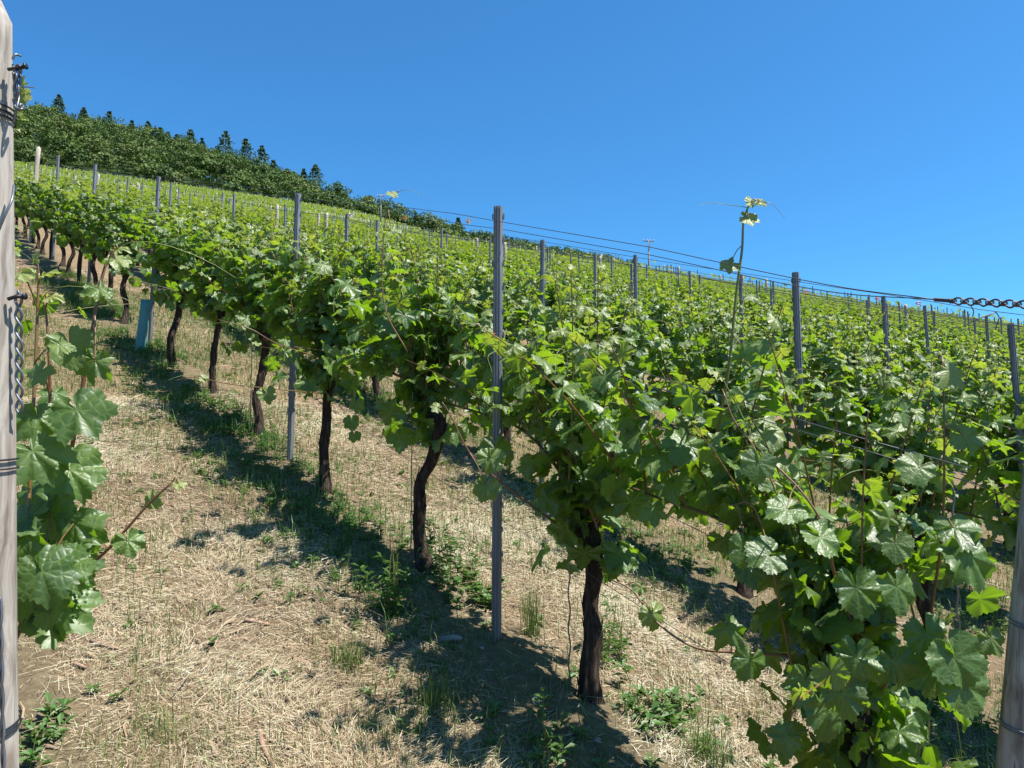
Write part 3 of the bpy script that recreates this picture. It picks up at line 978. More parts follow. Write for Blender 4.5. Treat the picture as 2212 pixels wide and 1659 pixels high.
# --- rows up the slope
ROWNAME = {1: "second", 2: "third", 3: "fourth", 4: "fifth"}
cand = []
for k in range(1, 75):
    rg = np.random.default_rng(500 + k)
    u0 = {1: .15, 2: .55}.get(k, rg.uniform(0, 1.1)) - k * .25
    us = u0 + 1.14 * np.arange(-4, 150) + rg.normal(0, .04, 154)
    vs = ROWV(k) + rg.normal(0, .03, 154)
    P = ground(us, vs)
    X, Y, d = img(P + Z * 1.0)
    ok = (d > 1.2) & (X > -140 - 700 / np.maximum(d, 1)) & (X < 2300 + 1500 / np.maximum(d, 1)) & (us > -1.5)
    lim = np.where(X < 1000, 168, np.where(X < 1350, 150, 110))
    ok &= d < lim
    for i in np.where(ok)[0]:
        cand.append((d[i], k, us[i], vs[i], P[i]))
cand.sort(key=lambda c: c[0])
N_IND = 264
for n_, (d, k, u, v, P) in enumerate(cand[:N_IND]):
    grp = "grapevines of the %s row from the straw alley" % ROWNAME[k] if k in ROWNAME else "grapevines crowding the upper rows of the slope"
    lab = "leafy grapevine in the %s row, counted from the straw alley's front row" % ROWNAME[k] if k in ROWNAME else "leafy grapevine among the crowded green rows beyond the fifth row"
    h = int(abs(u * 7919 + k * 104729)) % 6
    if d < 8.5:
        place_vine(GENERIC0[h], P, lab, grp)
    elif d < 15:
        place_vine(GENERIC1[h], P, lab, grp)
    else:
        place_vine(FAR2[h % 5], P, lab, grp)


def build_far_rows():
    mb = MB(); rg = np.random.default_rng(77)
    D = np.array([c[0] for c in cand[N_IND:]]); PP = np.array([c[4] for c in cand[N_IND:]])
    for lo, hi, n, sz in ((0, 32, 150, .15), (32, 55, 90, .20), (55, 90, 50, .26), (90, 200, 34, .36)):
        s = np.where((D >= lo) & (D < hi))[0]
        if not len(s):
            continue
        m = len(s) * n
        z = rg.beta(2.2, 2.0, m) * 1.10 + .60
        z = np.where(rg.random(m) < .09, z + rg.uniform(.1, .45, m), z)
        p = np.repeat(PP[s], n, 0) + Mloc(np.stack([rg.uniform(-.55, .6, m), rg.normal(0, .17, m), z], -1))
        o = unit(rg.normal(size=(m, 3)) * [1, 1, .3])
        add_leaves(mb, p, o - Z * .3, o * .7 + Z * rg.uniform(.3, 1.2, m)[:, None], sz * rg.uniform(.6, 1.1, m), np.clip((z - 1.05) * 1.1, 0, .9) * rg.random(m), 3, rg)
    me = mb.mesh("vineyard_rows", [M["leaf_far"]])
    tag(link("vineyard_rows", me), "green mass of distant vine rows under the wood and along the skyline", "vine rows", kind="stuff")
    print("far vines", len(D), "near d", cand[N_IND][0], "quads", mb.n)


build_far_rows()

# ------------------------------------------------------------------ posts
def steel_post_mesh(lod, h=1.95):
    mb = MB()
    if lod == 0:
        # folded sheet profile: flanges, ribs, web, thickness 2 mm
        half = [(-.026, .018), (-.027, .010), (-.0235, .006), (-.022, -.002), (-.0185, -.012), (-.013, -.0145), (-.0105, -.010), (-.0065, -.010), (-.004, -.0145), (0, -.0145)]
        pr = np.array(half + [(-x, y) for x, y in half[-2::-1]]) * .82
        tg = unit(np.gradient(pr, axis=0)); nn = np.stack([-tg[:, 1], tg[:, 0]], -1)
        loop = np.vstack([pr, (pr + nn * .0025)[::-1]])
        zs = np.linspace(-.3, h, 40)
        n = len(loop)
        vs = np.concatenate([np.c_[loop, np.full(n, z)] for z in zs])
        i = np.arange(len(zs) - 1)[:, None] * n; j = np.arange(n)[None]; j2 = (j + 1) % n
        q = np.stack([i + j, i + j2, i + n + j2, i + n + j], -1).reshape(-1, 4)
        m = len(pr); o = (len(zs) - 1) * n
        capq = [[o + a, o + a + 1, o + 2 * m - 2 - a, o + 2 * m - 1 - a] for a in range(m - 1)]
        mb.add(vs, np.vstack([q, capq]))
        for z in np.arange(.35, h - .05, .11):        # wire hooks punched out of the flanges
            for s in (-1, 1):
                b = np.array([[s * .0232, .010, z], [s * .0285, .010, z + .004], [s * .0285, .005, z + .024], [s * .0232, .005, z + .028]])
                b2 = b + [0, -.003, 0]
                mb.add(np.vstack([b, b2]), [[0, 1, 2, 3], [7, 6, 5, 4], [0, 4, 5, 1], [1, 5, 6, 2], [2, 6, 7, 3]])
        me = mb.mesh("steel_post", [M["steel"]], smooth=False)
    else:
        pr = np.array([(-.027, .016), (-.021, -.008), (-.012, -.014), (-.008, -.009), (.008, -.009), (.012, -.014), (.021, -.008), (.027, .016), (.018, .012), (.006, -.004), (-.006, -.004), (-.018, .012)]) * .92
        n = len(pr)
        vs = np.vstack([np.c_[pr, np.full(n, -.3)], np.c_[pr, np.full(n, h)]])
        j = np.arange(n); j2 = (j + 1) % n
        mb.add(vs, np.vstack([np.stack([j, j2, n + j2, n + j], -1), [[n, n + 1, n + 10, n + 11], [n + 1, n + 2, n + 9, n + 10], [n + 2, n + 5, n + 6, n + 9][::1], [n + 6, n + 7, n + 8, n + 9]]]))
        me = mb.mesh("steel_post", [M["steel"]], smooth=False)
    return me


def wood_stake_mesh(h=2.0, r=.045, seed=0):
    rg = np.random.default_rng(seed); mb = MB()
    zs = np.concatenate([np.linspace(-.3, h - .02, 12), [h]])
    tube(mb, np.c_[rg.normal(0, .004, 13), rg.normal(0, .004, 13), zs], np.concatenate([np.full(12, r), [r * .75]]), 12)
    return mb.mesh("wooden_stake", [M["pale_wood"]])


ST0, ST1 = steel_post_mesh(0), steel_post_mesh(1)
WS = [wood_stake_mesh(2.0, .05, i) for i in range(2)]
ROT = math.atan2(UH[1], UH[0])
placed = 0


def put_post(me, u, v, label, group, tilt=(0, 0), rz=None, sc=1.0, name="steel_post", cat="vineyard post", d_row=False):
    P = ground(u, v)
    o = link(name, me, None, P)
    o.rotation_euler = (tilt[0], tilt[1], (-.15 if rz is None else rz))
    o.scale = (.88 if d_row else 1, .88 if d_row else 1, sc)
    return tag(o, label, cat, group)


G_A = "posts of the front row"
put_post(ST0, 2.22, 1.95, "nearest steel post, ribbed grey, tall in the middle of the front row", G_A, (0, R(.2)), sc=.985)
put_post(ST0, 4.62, 1.95, "second steel post of the front row, rising from leaves past the S-curved trunk", G_A, (0, R(.6)), sc=.955)
put_post(ST0, 8.62, 1.93, "third steel post of the front row, right beside the blue sleeve", G_A, (0, R(1.2)), sc=.96)
put_post(ST1, 12.7, 1.95, "fourth steel post of the front row, beyond the blue sleeve", G_A, (0, R(1)))
put_post(ST1, 16.7, 1.95, "fifth steel post of the front row, small and far up the slope", G_A, (0, R(.6)), sc=1.06)
put_post(WS[0], 20.4, 1.95, "pale round wooden stake standing at the far end of the front row", G_A, (0, R(2)), sc=1.12, name="wooden_stake")
posts_fixed = {1: [1.75, 4.0, 7.5, 11.5, 15.6], 2: [1.21, 4.6, 6.9, 10.1, 14.0], 3: [2.9, 4.6, 7.0, 11.0], 4: [3.7, 7.9, 11.9]}
B_LAB = ["leaning dark steel post of the second row, right of the tall lone shoot", "steel post of the second row standing just behind the nearest front post"]
far_posts = []
plist = []
for k in range(1, 75):
    rg = np.random.default_rng(900 + k)
    us = list(posts_fixed.get(k, []))
    start = (us[-1] + 4) if us else rg.uniform(-3, 1) - .2 * k
    us += list(np.arange(start, 170, 4.1) + rg.normal(0, .15, len(np.arange(start, 170, 4.1))))
    for i, u in enumerate(us):
        P = ground(u, ROWV(k))
        X, Y, d = img(P + Z * 1.9)
        if d[0] < 1.2 or X[0] < -60 or X[0] > 2260 or d[0] > (160 if X[0] < 1000 else 115):
            continue
        plist.append((d[0], k, u, X[0], i))
plist.sort()
for n_, (d, k, u, X, i) in enumerate(plist):
    rg = np.random.default_rng(int(u * 1000) + k)
    wooden = d > 17 and rg.random() < .10
    if n_ < 250:
        grp = "posts of the %s row" % ROWNAME[k] if k in ROWNAME else "posts sticking out of the upper rows"
        if wooden:
            lab = ("pale wooden stake among the steel posts of the %s row" % ROWNAME[k]) if k in ROWNAME else "pale wooden stake among the steel posts of the uppermost rows"
        elif k == 1 and i < 2:
            lab = B_LAB[i]
        elif k == 2 and i == 0:
            lab = "dark steel post of the third row, below the tension chain"
        elif k in ROWNAME:
            lab = "grey steel post in the %s row behind the straw alley" % ROWNAME[k]
        else:
            lab = "small grey steel post poking out of the upper vine rows"
        lean = (X - 1106) / 1106 * -1.6 + rg.normal(0, .8)
        put_post(WS[n_ % 2] if wooden else (ST0 if d < 9 else ST1), u, ROWV(k), lab, grp, (R(rg.normal(0, .7)), R(lean)), sc=rg.uniform(.95, 1.03), name="wooden_stake" if wooden else "steel_post", cat="vineyard post", d_row=True)
    else:
        far_posts.append((ground(u, ROWV(k)), wooden, d))
mb = MB()
for P, wd, d in far_posts:
    tube(mb, np.array([P, P + Z * rng.uniform(1.75, 2.0)]) + 0.0, .04 if wd else .026, 5, 1 if wd else 0)
tag(link("distant_posts", mb.mesh("distant_posts", [M["steel"], M["pale_wood"]])), "dense scatter of tiny far-off vineyard posts along the skyline", "posts", kind="stuff")
print("posts", len(plist))


# wooden end posts
def end_post(name, foot, top, r, label, seed, seg=60):
    rg = np.random.default_rng(seed)
    root = empty(name, foot, label, "wooden post", "wooden end posts of the rows")
    mb = MB()
    n = seg; t = np.linspace(0, 1, n)
    L = np.linalg.norm(top - foot)
    P = (top - foot)[None] * t[:, None]
    P = P - (top - foot)[None] * .08 * (1 - t[:, None])
    rr = r * (1.06 - .10 * t) * np.where(t > .985, 1 - ((t - .985) / .015) ** 2 * .35, 1)
    th = np.arange(40)
    g = vnoise(th[None] / 40 * 10 + 0 * t[:, None], t[:, None] * 6 + 0 * th[None], seed) - .5
    g2 = vnoise(th[None] * 1.0 + 0 * t[:, None], t[:, None] * 2.5 + 0 * th[None], seed + 5) - .5
    tube(mb, P, rr, 40, 0, True, rmod=1 + .05 * g + .022 * g2)
    link("shaft", mb.mesh("shaft", [M["wood"]]), root)
    return root, P, rr


def band(root, P, rr, f, turns=2.0, pitch=.011, mat="black_wire", tilt=.0, wr=.0017):
    i = int(f * (len(P) - 1))
    c = P[0] + (P[-1] - P[0]) * ((f * (len(P) - 1)) / (len(P) - 1))
    ax = unit(P[-1] - P[0]); a = unit(np.cross(ax, [0, 1, .1])); b = np.cross(ax, a)
    th = np.linspace(0, 2 * np.pi * turns, int(40 * turns))
    rad = rr[i] + wr * 1.4 + .0015
    Q = c + rad * (np.cos(th)[:, None] * a + np.sin(th)[:, None] * b) + ax * (pitch * th / (2 * np.pi) + tilt * np.sin(th))[:, None]
    mb = MB(); tube(mb, Q, wr, 6)
    link("wire_band", mb.mesh("wire_band", [M[mat]]), root)


lf = ground(0, 0) * 0 + at(-33, 1659, 1.30)
ltop = at(-42, -8, 1.30)
lf = ltop + (lf - ltop) * 1.0
axis = unit(lf - ltop)
gz = float(terrain(lf[0], lf[1]))
lf = ltop + axis * ((ltop[2] - gz) / -axis[2])
lroot, lP, lR = end_post("wooden_post", lf, ltop, .0485, "upright weathered grey wooden post with chain and wire bands, cut by the frame edge", 5)


def frac(P, y, foot=None):
    Y = img(P + (lf if foot is None else foot))[1]
    return float(np.interp(-y, -Y, np.linspace(0, 1, len(P))))


band(lroot, lP, lR, frac(lP, 262), 3, .009, tilt=.004)
band(lroot, lP, lR, frac(lP, 1022), 1.6, .016, tilt=.004)
band(lroot, lP, lR, frac(lP, 1582), 2.0, .010, tilt=-.004)
mb = MB()
tube(mb, smooth_line([at(30, 400, 1.29) - lf, at(26, 430, 1.262) - lf, at(12, 462, 1.252) - lf, at(-4, 500, 1.25) - lf], 14), .0022, 6)
link("loose_wire", mb.mesh("loose_wire", [M["galv"]]), lroot)
mb = MB()
yy = np.linspace(1290, 1900, 60)
for ph in (0, np.pi):
    Q = np.array([at(0 + 8 * (y - 1290) / 400 + 3.0 * math.sin((y - 1290) / 20 + ph), y, 1.243 + .003 * math.cos((y - 1290) / 20 + ph)) - lf for y in yy])
    tube(mb, Q, .0022, 6)
link("twisted_wire", mb.mesh("twisted_wire", [M["galv"]]), lroot)
# right end post
rf = ground(.255, 2.0)
rtop = rf + np.array([0, 0, 2.2]) + np.array([.275, -.05, 0])
rroot, rP, rR = end_post("wooden_post", rf, rtop, .050, "leaning weathered grey wooden end post beside the bushy front vine", 8)
for y_ in (1572, 1352):
    band(rroot, rP, rR, frac(rP, y_, rf), 1.5, .008, "galv", tilt=-.008)
mb = MB(); ax_ = unit(rtop - rf)
t_w = np.linspace(0, 1, 80)
f0 = frac(rP, 1075, rf); f1 = frac(rP, 1010, rf)
for ph in (0, np.pi):
    tube(mb, (rtop - rf)[None] * (f0 + (f1 - f0) * t_w)[:, None] * 1.0 + np.array([-.034, -.041, 0]) + .004 * np.stack([np.cos(t_w * 16 + ph), 0 * t_w, 0 * t_w], -1), .0016, 6)
link("twisted_wire", mb.mesh("twisted_wire", [M["galv"]]), rroot)


# ------------------------------------------------------------------ chains and wires
def thing_mesh(name, mb, mats, label, cat, group=None, base=None, smooth=True):
    o = link(name, mb.mesh(name, mats, smooth), None, base)
    return tag(o, label, cat, group)


def chain_strands(mb, A, B, n_links, amp, side, r):
    t = np.linspace(0, 1, n_links * 14 + 1)
    ax = B - A
    dep = unit(np.cross(ax, side))
    for s in (-1, 1):
        Q = A + ax[None] * t[:, None] + side[None] * (s * amp * np.sin(t * n_links * np.pi))[:, None] + dep[None] * (s * r * 1.1 * np.cos(t * n_links * np.pi))[:, None]
        tube(mb, Q, r, 7)


c0, c1 = at(40, 628, 1.30), at(42, 892, 1.30)
mb = MB(); chain_strands(mb, c0 * 0, c1 - c0, 8, .0052, np.array([1., 0, .05]), .0024)
ch = thing_mesh("chain", mb, [M["galv"]], "galvanized twisted chain hanging down the side of the upright wooden post", "chain", None, c0)
mb = MB()
P = [at(18, 646, 1.29) - c0, at(36, 640, 1.29) - c0, at(52, 640, 1.30) - c0]
tube(mb, P, .0035, 8); tube(mb, [P[-1], P[-1] + np.array([.003, 0, 0])], .0062, 8)
link("nail", mb.mesh("nail", [M["black_wire"]]), ch)
# upper hook tangle
h0 = at(40, 150, 1.29)
mb = MB()
r_ = np.random.default_rng(3)
for pts in ([(27, 128), (33, 118), (45, 121)], [(28, 140), (36, 165), (30, 190), (36, 215), (40, 190), (34, 160)], [(30, 205), (42, 190), (44, 165), (37, 150), (29, 160), (33, 185), (41, 205), (36, 235), (29, 268)],
            [(29, 215), (34, 232), (46, 236), (50, 228), (44, 226), (40, 238)], [(29, 150), (40, 140), (46, 152), (37, 168), (28, 158)]):
    Q = smooth_line([at(x, y, 1.29 + r_.uniform(-.008, .008)) - h0 for x, y in pts], 30)
    tube(mb, Q, .0021, 6)
hk = thing_mesh("wire_tangle", mb, [M["galv"]], "tangle of bent wire and hooks at the top of the upright wooden post", "wire tangle", None, h0)
mb = MB()
P = [at(18, 150, 1.29) - h0, at(46, 146, 1.285) - h0, at(54, 143, 1.285) - h0]
tube(mb, P, [.003, .003, .0036], 8); tube(mb, [P[-1], P[-1] + np.array([.0025, 0, .0005])], .0058, 8)
link("nail", mb.mesh("nail", [M["black_wire"]]), hk)
# shoot tip poking out by the wire tangle
vp = VineParts(); b0 = at(30, 200, 1.36)
hero_shoot(vp, b0, [(10, 215, 1.38), (34, 195, 1.36), (52, 188, 1.36), (78, 190, 1.36)], [(.55, 42, 186, 1.35, .022, 60, 40, .75), (.5, 44, 205, 1.35, .022, -70, 40, .7), (.1, 22, 255, 1.36, .035, -50, 45, .5)], .0018, .45)
t_ = empty("vine_tip", b0, "young vine shoot tip with tiny leaves poking past the wire tangle on the post", "vine shoot")
link("stem", vp.wood.mesh("stem", [M["shoot"]]), t_); link("leaves", vp.leaf.mesh("leaves", [M["leaf"]]), t_)

# row tension chain
a0, a1 = at(2058, 650, 1.82), at(2330, 664, 1.52)
mb = MB()
ax = a1 - a0
chain_strands(mb, a0 * 0, ax, 9, .0085, Z, .0023)
for k in range(10):
    c = ax * (k / 9.0); u_ = unit(ax)
    for e in (-.006, 0, .006):
        th = np.linspace(0, 6.28, 12)
        tube(mb, c + u_ * e + .0052 * (np.cos(th)[:, None] * Z + np.sin(th)[:, None] * unit(np.cross(u_, Z))), .0019, 5)
tch = thing_mesh("tension_chain", mb, [M["wire"]], "steel tension chain of the front row's top wire, stretched against the sky", "chain", None, a0)
mb = MB()
e0 = at(2018, 647, 1.86) - a0
t = np.linspace(0, 1, 90)
for ph in (0, np.pi):
    tube(mb, e0 * (1 - t)[:, None] + .0035 * (np.cos(t * 40 + ph)[:, None] * Z + np.sin(t * 40 + ph)[:, None] * np.array([0, 1., 0])), .0017, 5)
link("wire_splice", mb.mesh("wire_splice", [M["wire"]]), tch)
for pts in ([(2150, 672), (2158, 685), (2155, 697), (2150, 712)], [(2098, 662), (2103, 672), (2101, 684)], [(2080, 705), (2110, 690), (2150, 675)]):
    mb = MB(); tube(mb, smooth_line([at(x, y, 1.74) - a0 for x, y in pts], 12), .0013, 5)
    link("wire_end", mb.mesh("wire_end", [M["wire"]]), tch)


def wire(u0, u1, v, h, label, group, r=.0016, sag=.0, first=None, n=60, dv=0, name="trellis_wire"):
    us = np.linspace(u0, u1, n)
    P = ground(us, np.full(n, v + dv))
    # wires hang straight between posts 4 m apart
    P = np.stack([np.interp(us, us[::6], P[::6, k]) for k in range(3)], -1)
    P = P + Z * h
    P = P - Z * (sag * np.abs(np.sin(us * np.pi / 4)))[:, None] + Z * rng.normal(0, .002, n)[:, None]
    if first is not None:
        P = np.vstack([first, P])
    mb = MB(); b = P[0].copy(); tube(mb, P - b, r, 5)
    return thing_mesh(name, mb, [M["wire"]], label, "wire", group, b)


WG = "wires of the front row"
sp = at(2018, 647, 1.86)
wire(2.22, 21, 1.95, 1.87, "upper top wire of the front row, running from the tension chain against the sky", WG, .0015, .01, smooth_line([sp, at(1760, 610, 2.15), at(1400, 533, 2.75)], 14), dv=-.03)
wire(2.22, 21, 1.95, 1.85, "lower top wire of the front row, just under its twin against the sky", WG, .0015, .03, smooth_line([sp, at(1760, 625, 2.15), at(1400, 550, 2.75)], 14), dv=.03)
wire(.22, 21, 1.95, 1.38, "middle trellis wire on the alley side of the front row", WG, .0015, .01, dv=-.04)
wire(.22, 21, 1.95, 1.34, "middle trellis wire on the far side of the front row", WG, .0015, .02, dv=.04)
wire(.22, 21, 1.95, .90, "cane wire of the front row, hidden among its leaves", WG, .0016)
wire(.22, 21, 1.97, .52, "lowest thin wire of the front row, crossing the trunks", WG, .0012)
for k in range(1, 9):
    nm = ROWNAME.get(k, {5: "sixth", 6: "seventh", 7: "eighth", 8: "ninth"}.get(k))
    wire(-.6 - k * .2, 22 + k, ROWV(k), 1.88, "top trellis wire of the %s row above its leaves" % nm, "wires of the rows behind",   .0016 if k < 4 else .0022, .02, dv=-.03)
    if k < 4:
        wire(-.6 - k * .2, 22 + k, ROWV(k), 1.84, "second top wire of the %s row, just under its highest wire" % nm, "wires of the rows behind", .0019, .04, dv=.03)
    if k < 3:
        wire(-.6, 20, ROWV(k), 1.36, "middle trellis wire of the %s row among its leaves" % nm, "wires of the rows behind", .0015, .02)
        wire(-.6, 20, ROWV(k), .9, "cane wire of the %s row, under its leaves" % nm, "wires of the rows behind", .0015, .0)


# wire clips and stakes
def clip(x, y, d, label, s=1.0):
    s = s * .62
    b = at(x, y, d)
    mb = MB()
    th = np.linspace(0, 5.2, 14)
    tube(mb, np.c_[.016 * np.cos(th), 0 * th, .007 * np.sin(th)] * s, .0032 * s, 6)
    tube(mb, np.array([[.006, 0, -.006], [.016, 0, -.012], [.012, 0, -.022]]) * s, .003 * s, 6)
    thing_mesh("wire_clip", mb, [M["red"]], label, "wire clip", "red wire clips", b)


clip(873, 471, 4.0, "red plastic clip on the top wire, left of the nearest steel post", 1.0)
clip(1741, 630, 2.9, "small red clip on the wire by the dark leaning post of the second row", .9)
clip(1895, 645, 3.2, "red clip on the second row's wire, left of the tension chain", .9)
clip(1984, 655, 3.0, "red clip tying a shoot under the start of the tension chain", 1.0)
clip(1066, 722, 3.2, "red clip low on the nearest steel post, between leaves", .9)
clip(1358, 815, 4.6, "red clip above a dark trunk of the second row", 1.0)
clip(548, 733, 9.0, "red clip far up the slope among the leaves of the front row", 1.0)


def stake(u, v, h, wav, r, label):
    b = ground(u, v); z = np.linspace(-.05, h, 60)
    mb = MB(); tube(mb, np.c_[wav * np.sin(z * 45), wav * .5 * np.cos(z * 45), z], r, 6)
    thing_mesh("training_stake", mb, [M["galv"]], label, "stake", "thin metal training stakes", b)


stake(1.78, 1.99, .95, .004, .0034, "wavy metal rod standing against the straight black trunk")
stake(2.93, 1.93, .9, .001, .003, "thin straight rod beside the S-curved trunk")
stake(.9, 3.5, 1.1, .005, .005, "wavy galvanized rod between leaves of the second row")
stake(5.33, 1.92, .9, .001, .003, "thin rod beside the crooked trunk up the front row")

# blue sleeve round a young vine
sb = on_ground(302, 760)
sd_ = float(img(sb)[2][0])
mb = MB()
n = 20; th = np.arange(n) / n * 2 * np.pi
lean = np.array([.0065 * sd_, 0, .0705 * sd_])
ring = np.c_[0.0062 * sd_ * np.cos(th), .05 * np.sin(th) + .006 * np.sin(3 * th), 0 * th]
zs = np.linspace(0, 1, 8)
vo_ = np.concatenate([ring * (1 + .02 * math.sin(7 * z)) + lean * z for z in zs])
vi_ = np.concatenate([ring * .95 * (1 + .02 * math.sin(7 * z)) + lean * z for z in zs])
i = np.arange(7)[:, None] * n; j = np.arange(n)[None]; j2 = (j + 1) % n
q = np.stack([i + j, i + j2, i + n + j2, i + n + j], -1).reshape(-1, 4)
o_ = 8 * n
rim = np.stack([7 * n + np.arange(n), 7 * n + (np.arange(n) + 1) % n, o_ + 7 * n + (np.arange(n) + 1) % n, o_ + 7 * n + np.arange(n)], -1)
mb.add(np.vstack([vo_, vi_]), np.vstack([q, q[:, ::-1] + o_, rim]))
thing_mesh("vine_sleeve", mb, [M["blue"]], "turquoise plastic grow tube leaning beside the third steel post", "grow tube", None, sb)
vp = VineParts()
rg_ = np.random.default_rng(8)
shoot(vp, np.array([0, 0, .05]), np.array([.12, 0, 1.0]), .95, rg_, 0, .045, step=.05, first=.62, rad=.003)
t_ = empty("young_vine", sb + [0, 0, .01], "young vine sprouting from the top of the turquoise grow tube", "young vine")
link("stem", vp.wood.mesh("stem", [M["shoot"]]), t_); link("leaves", vp.leaf.mesh("leaves", [M["leaf"]]), t_)

# ------------------------------------------------------------------ ground cover
def in_view(P, mx=60):
    X, Y, d = img(P)
    return (d > .8) & (X > -mx) & (X < 2212 + mx) & (Y > 300) & (Y < 1659 + mx + 60)


def row_dist(v):
    k = (v - 1.95) / 1.75
    return (k - np.round(k)) * 1.75


def scatter(n, umax, vmin, vmax, seed, power=.5):
    rg = np.random.default_rng(seed)
    u = -1.2 + (umax + 1.2) * rg.random(n) ** (1 / power) if power != 1 else rg.uniform(-1.2, umax, n)
    v = rg.uniform(vmin, vmax, n)
    return u, v, rg


def build_straw():
    mb = MB()
    sets = []
    for (n, a, b, c, d_, seed, p) in ((640000, 6.5, -.5, 3.6, 0, 21, .8), (200000, 16, -.6, 7.5, 0, 22, .55)):
        u, v, rg = scatter(n, a, b, c, seed, p)
        P = ground(u, v)
        k = in_view(P)
        dv = row_dist(v)
        dens = 1 - .86 * np.exp(-((dv + .02) / .30) ** 2)
        dens *= .36 + .64 * sstep(.36, .60, fbm(P[:, 0] * 1.6, P[:, 1] * 1.6, 41))
        k &= rg.random(n) < dens
        P = P[k]; m = len(P)
        _, _, dd = img(P)
        L = rg.gamma(1.9, .016, m).clip(.008, .2) * (1 + .03 * dd)
        wd = rg.uniform(.0003, .0009, m) * (1 + .22 * np.maximum(dd - 2, 0))
        flow = fbm(P[:, 0] * 1.2, P[:, 1] * 1.2, 61, 2) * 14
        az = flow + rg.normal(0, .9, m)
        tilt = np.abs(rg.normal(0, .20, m))
        up = rg.random(m) < .16
        tilt = np.where(up, rg.uniform(.6, 1.4, m), tilt)
        L = np.where(up, L * .55, L)
        H = np.stack([np.cos(az), np.sin(az), np.zeros(m)], -1)
        H = H - N * (H @ N)[:, None]
        D = unit(H) * np.cos(tilt)[:, None] + N * np.sin(tilt)[:, None]
        bend = rg.normal(0, .16, m)
        Sd = unit(np.cross(D, N + .02))
        lift = np.where(up, 0, rg.gamma(1.4, .006, m))
        A = P + N * lift[:, None]
        mid = A + D * (L * .5)[:, None] + Sd * (bend * L)[:, None] * .5
        B = A + D * L[:, None] - N * (np.where(up, .15, .05) * L)[:, None]
        wv = unit(Sd + N * rg.normal(0, .5, m)[:, None]) * wd[:, None]
        vs = np.stack([A - wv, A + wv, mid - wv, mid + wv, B - wv * .4, B + wv * .4], 1)
        q = np.array([[0, 1, 3, 2], [2, 3, 5, 4]])[None] + (np.arange(m) * 6)[:, None, None]
        frag = rg.random(m) < .02
        wv = wv * np.where(frag, rg.uniform(3, 7, m), 1)[:, None]
        vs = np.stack([A - wv, A + wv, mid - wv, mid + wv, B - wv * .4, B + wv * .4], 1)
        col = np.clip(rg.beta(1.9, 1.9, m) + (fbm(P[:, 0] * 1.8, P[:, 1] * 1.8, 71) - .5) * 1.0, 0, 1)
        col = np.where(frag, rg.uniform(0, .22, m), col)
        mb.add(vs.reshape(-1, 3), q.reshape(-1, 4), None, 0, data=np.repeat(np.stack([col, col * 0, col * 0, col * 0 + 1], -1), 6, 0))
    print("straw", mb.n // 6)
    tag(link("straw_litter", mb.mesh("straw_litter", [M["straw"]], False)), "mown dry grass and straw lying over the alleys between vines", "straw", kind="stuff")


build_straw()


def blades(mb, P, rg, h, wd, spread=.45, yg=0.15, m=0):
    n = len(P)
    az = rg.uniform(0, 6.28, n)
    H = np.stack([np.cos(az), np.sin(az), np.zeros(n)], -1)
    h = np.broadcast_to(h, (n,)); wd = np.broadcast_to(wd, (n,))
    sp = np.abs(rg.normal(0, spread, n))
    A = P - Z * .005
    mid = A + Z * (h * .6)[:, None] + H * (h * sp * .35)[:, None]
    B = A + Z * (h * (1 - .35 * np.minimum(sp, 1.2)))[:, None] + H * (h * sp)[:, None]
    Sd = np.stack([-np.sin(az), np.cos(az), np.zeros(n)], -1) * wd[:, None]
    vs = np.stack([A - Sd, A + Sd, mid - Sd * .8, mid + Sd * .8, B], 1)
    q = np.array([[0, 1, 3, 2]])[None] + (np.arange(n) * 5)[:, None, None]
    t = np.array([[2, 3, 4]])[None] + (np.arange(n) * 5)[:, None, None]
    d = np.stack([np.clip(rg.normal(yg, .2, n), 0, 1), rg.random(n), np.zeros(n), np.ones(n)], -1)
    mb.add(vs.reshape(-1, 3), q.reshape(-1, 4), t.reshape(-1, 3), m, data=np.repeat(d, 5, 0))


def build_grass():
    mb = MB()
    u, v, rg = scatter(330000, 15, -.5, 7.5, 31, .6)
    P = ground(u, v)
    k = in_view(P)
    nz = fbm(P[:, 0] * 1.3, P[:, 1] * 1.3, 88) * .6 + fbm(P[:, 0] * 5, P[:, 1] * 5, 89) * .4
    dv = row_dist(v)
    edge = np.exp(-((np.abs(dv) - .45) / .22) ** 2)
    # two green bands beside the wheel tracks and the foot of the rows
    dens = sstep(.44, .57, nz + .07 * edge) * (1 - .7 * np.exp(-(dv / .22) ** 2)) * .75 + .02
    for gx, gy, gr in ((760, 1430, .16), (890, 1500, .15), (700, 1370, .12), (960, 1545, .10), (560, 1640, .16), (820, 1600, .18), (1000, 1650, .14), (330, 1480, .12), (600, 1240, .14), (1300, 1340, .2), (1450, 1560, .2), (1200, 1230, .2), (640, 1130, .15), (250, 1640, .14)):
        g = on_ground(gx, gy)
        dens = np.maximum(dens, 1.0 * np.exp(-(((P[:, 0] - g[0]) ** 2 + (P[:, 1] - g[1]) ** 2) / gr ** 2)))
    k &= rg.random(len(u)) < dens
    P = P[k]; n = len(P); _, _, dd = img(P)
    blades(mb, P, rg, rg.gamma(3, .018, n).clip(.02, .14), .0013 * (1 + .15 * np.maximum(dd - 2, 0)), .55, .25)
    print("grass", n)
    tag(link("grass", mb.mesh("grass", [M["grass"]], False)), "patchy short green grass growing through the mown straw", "grass", kind="stuff")


build_grass()


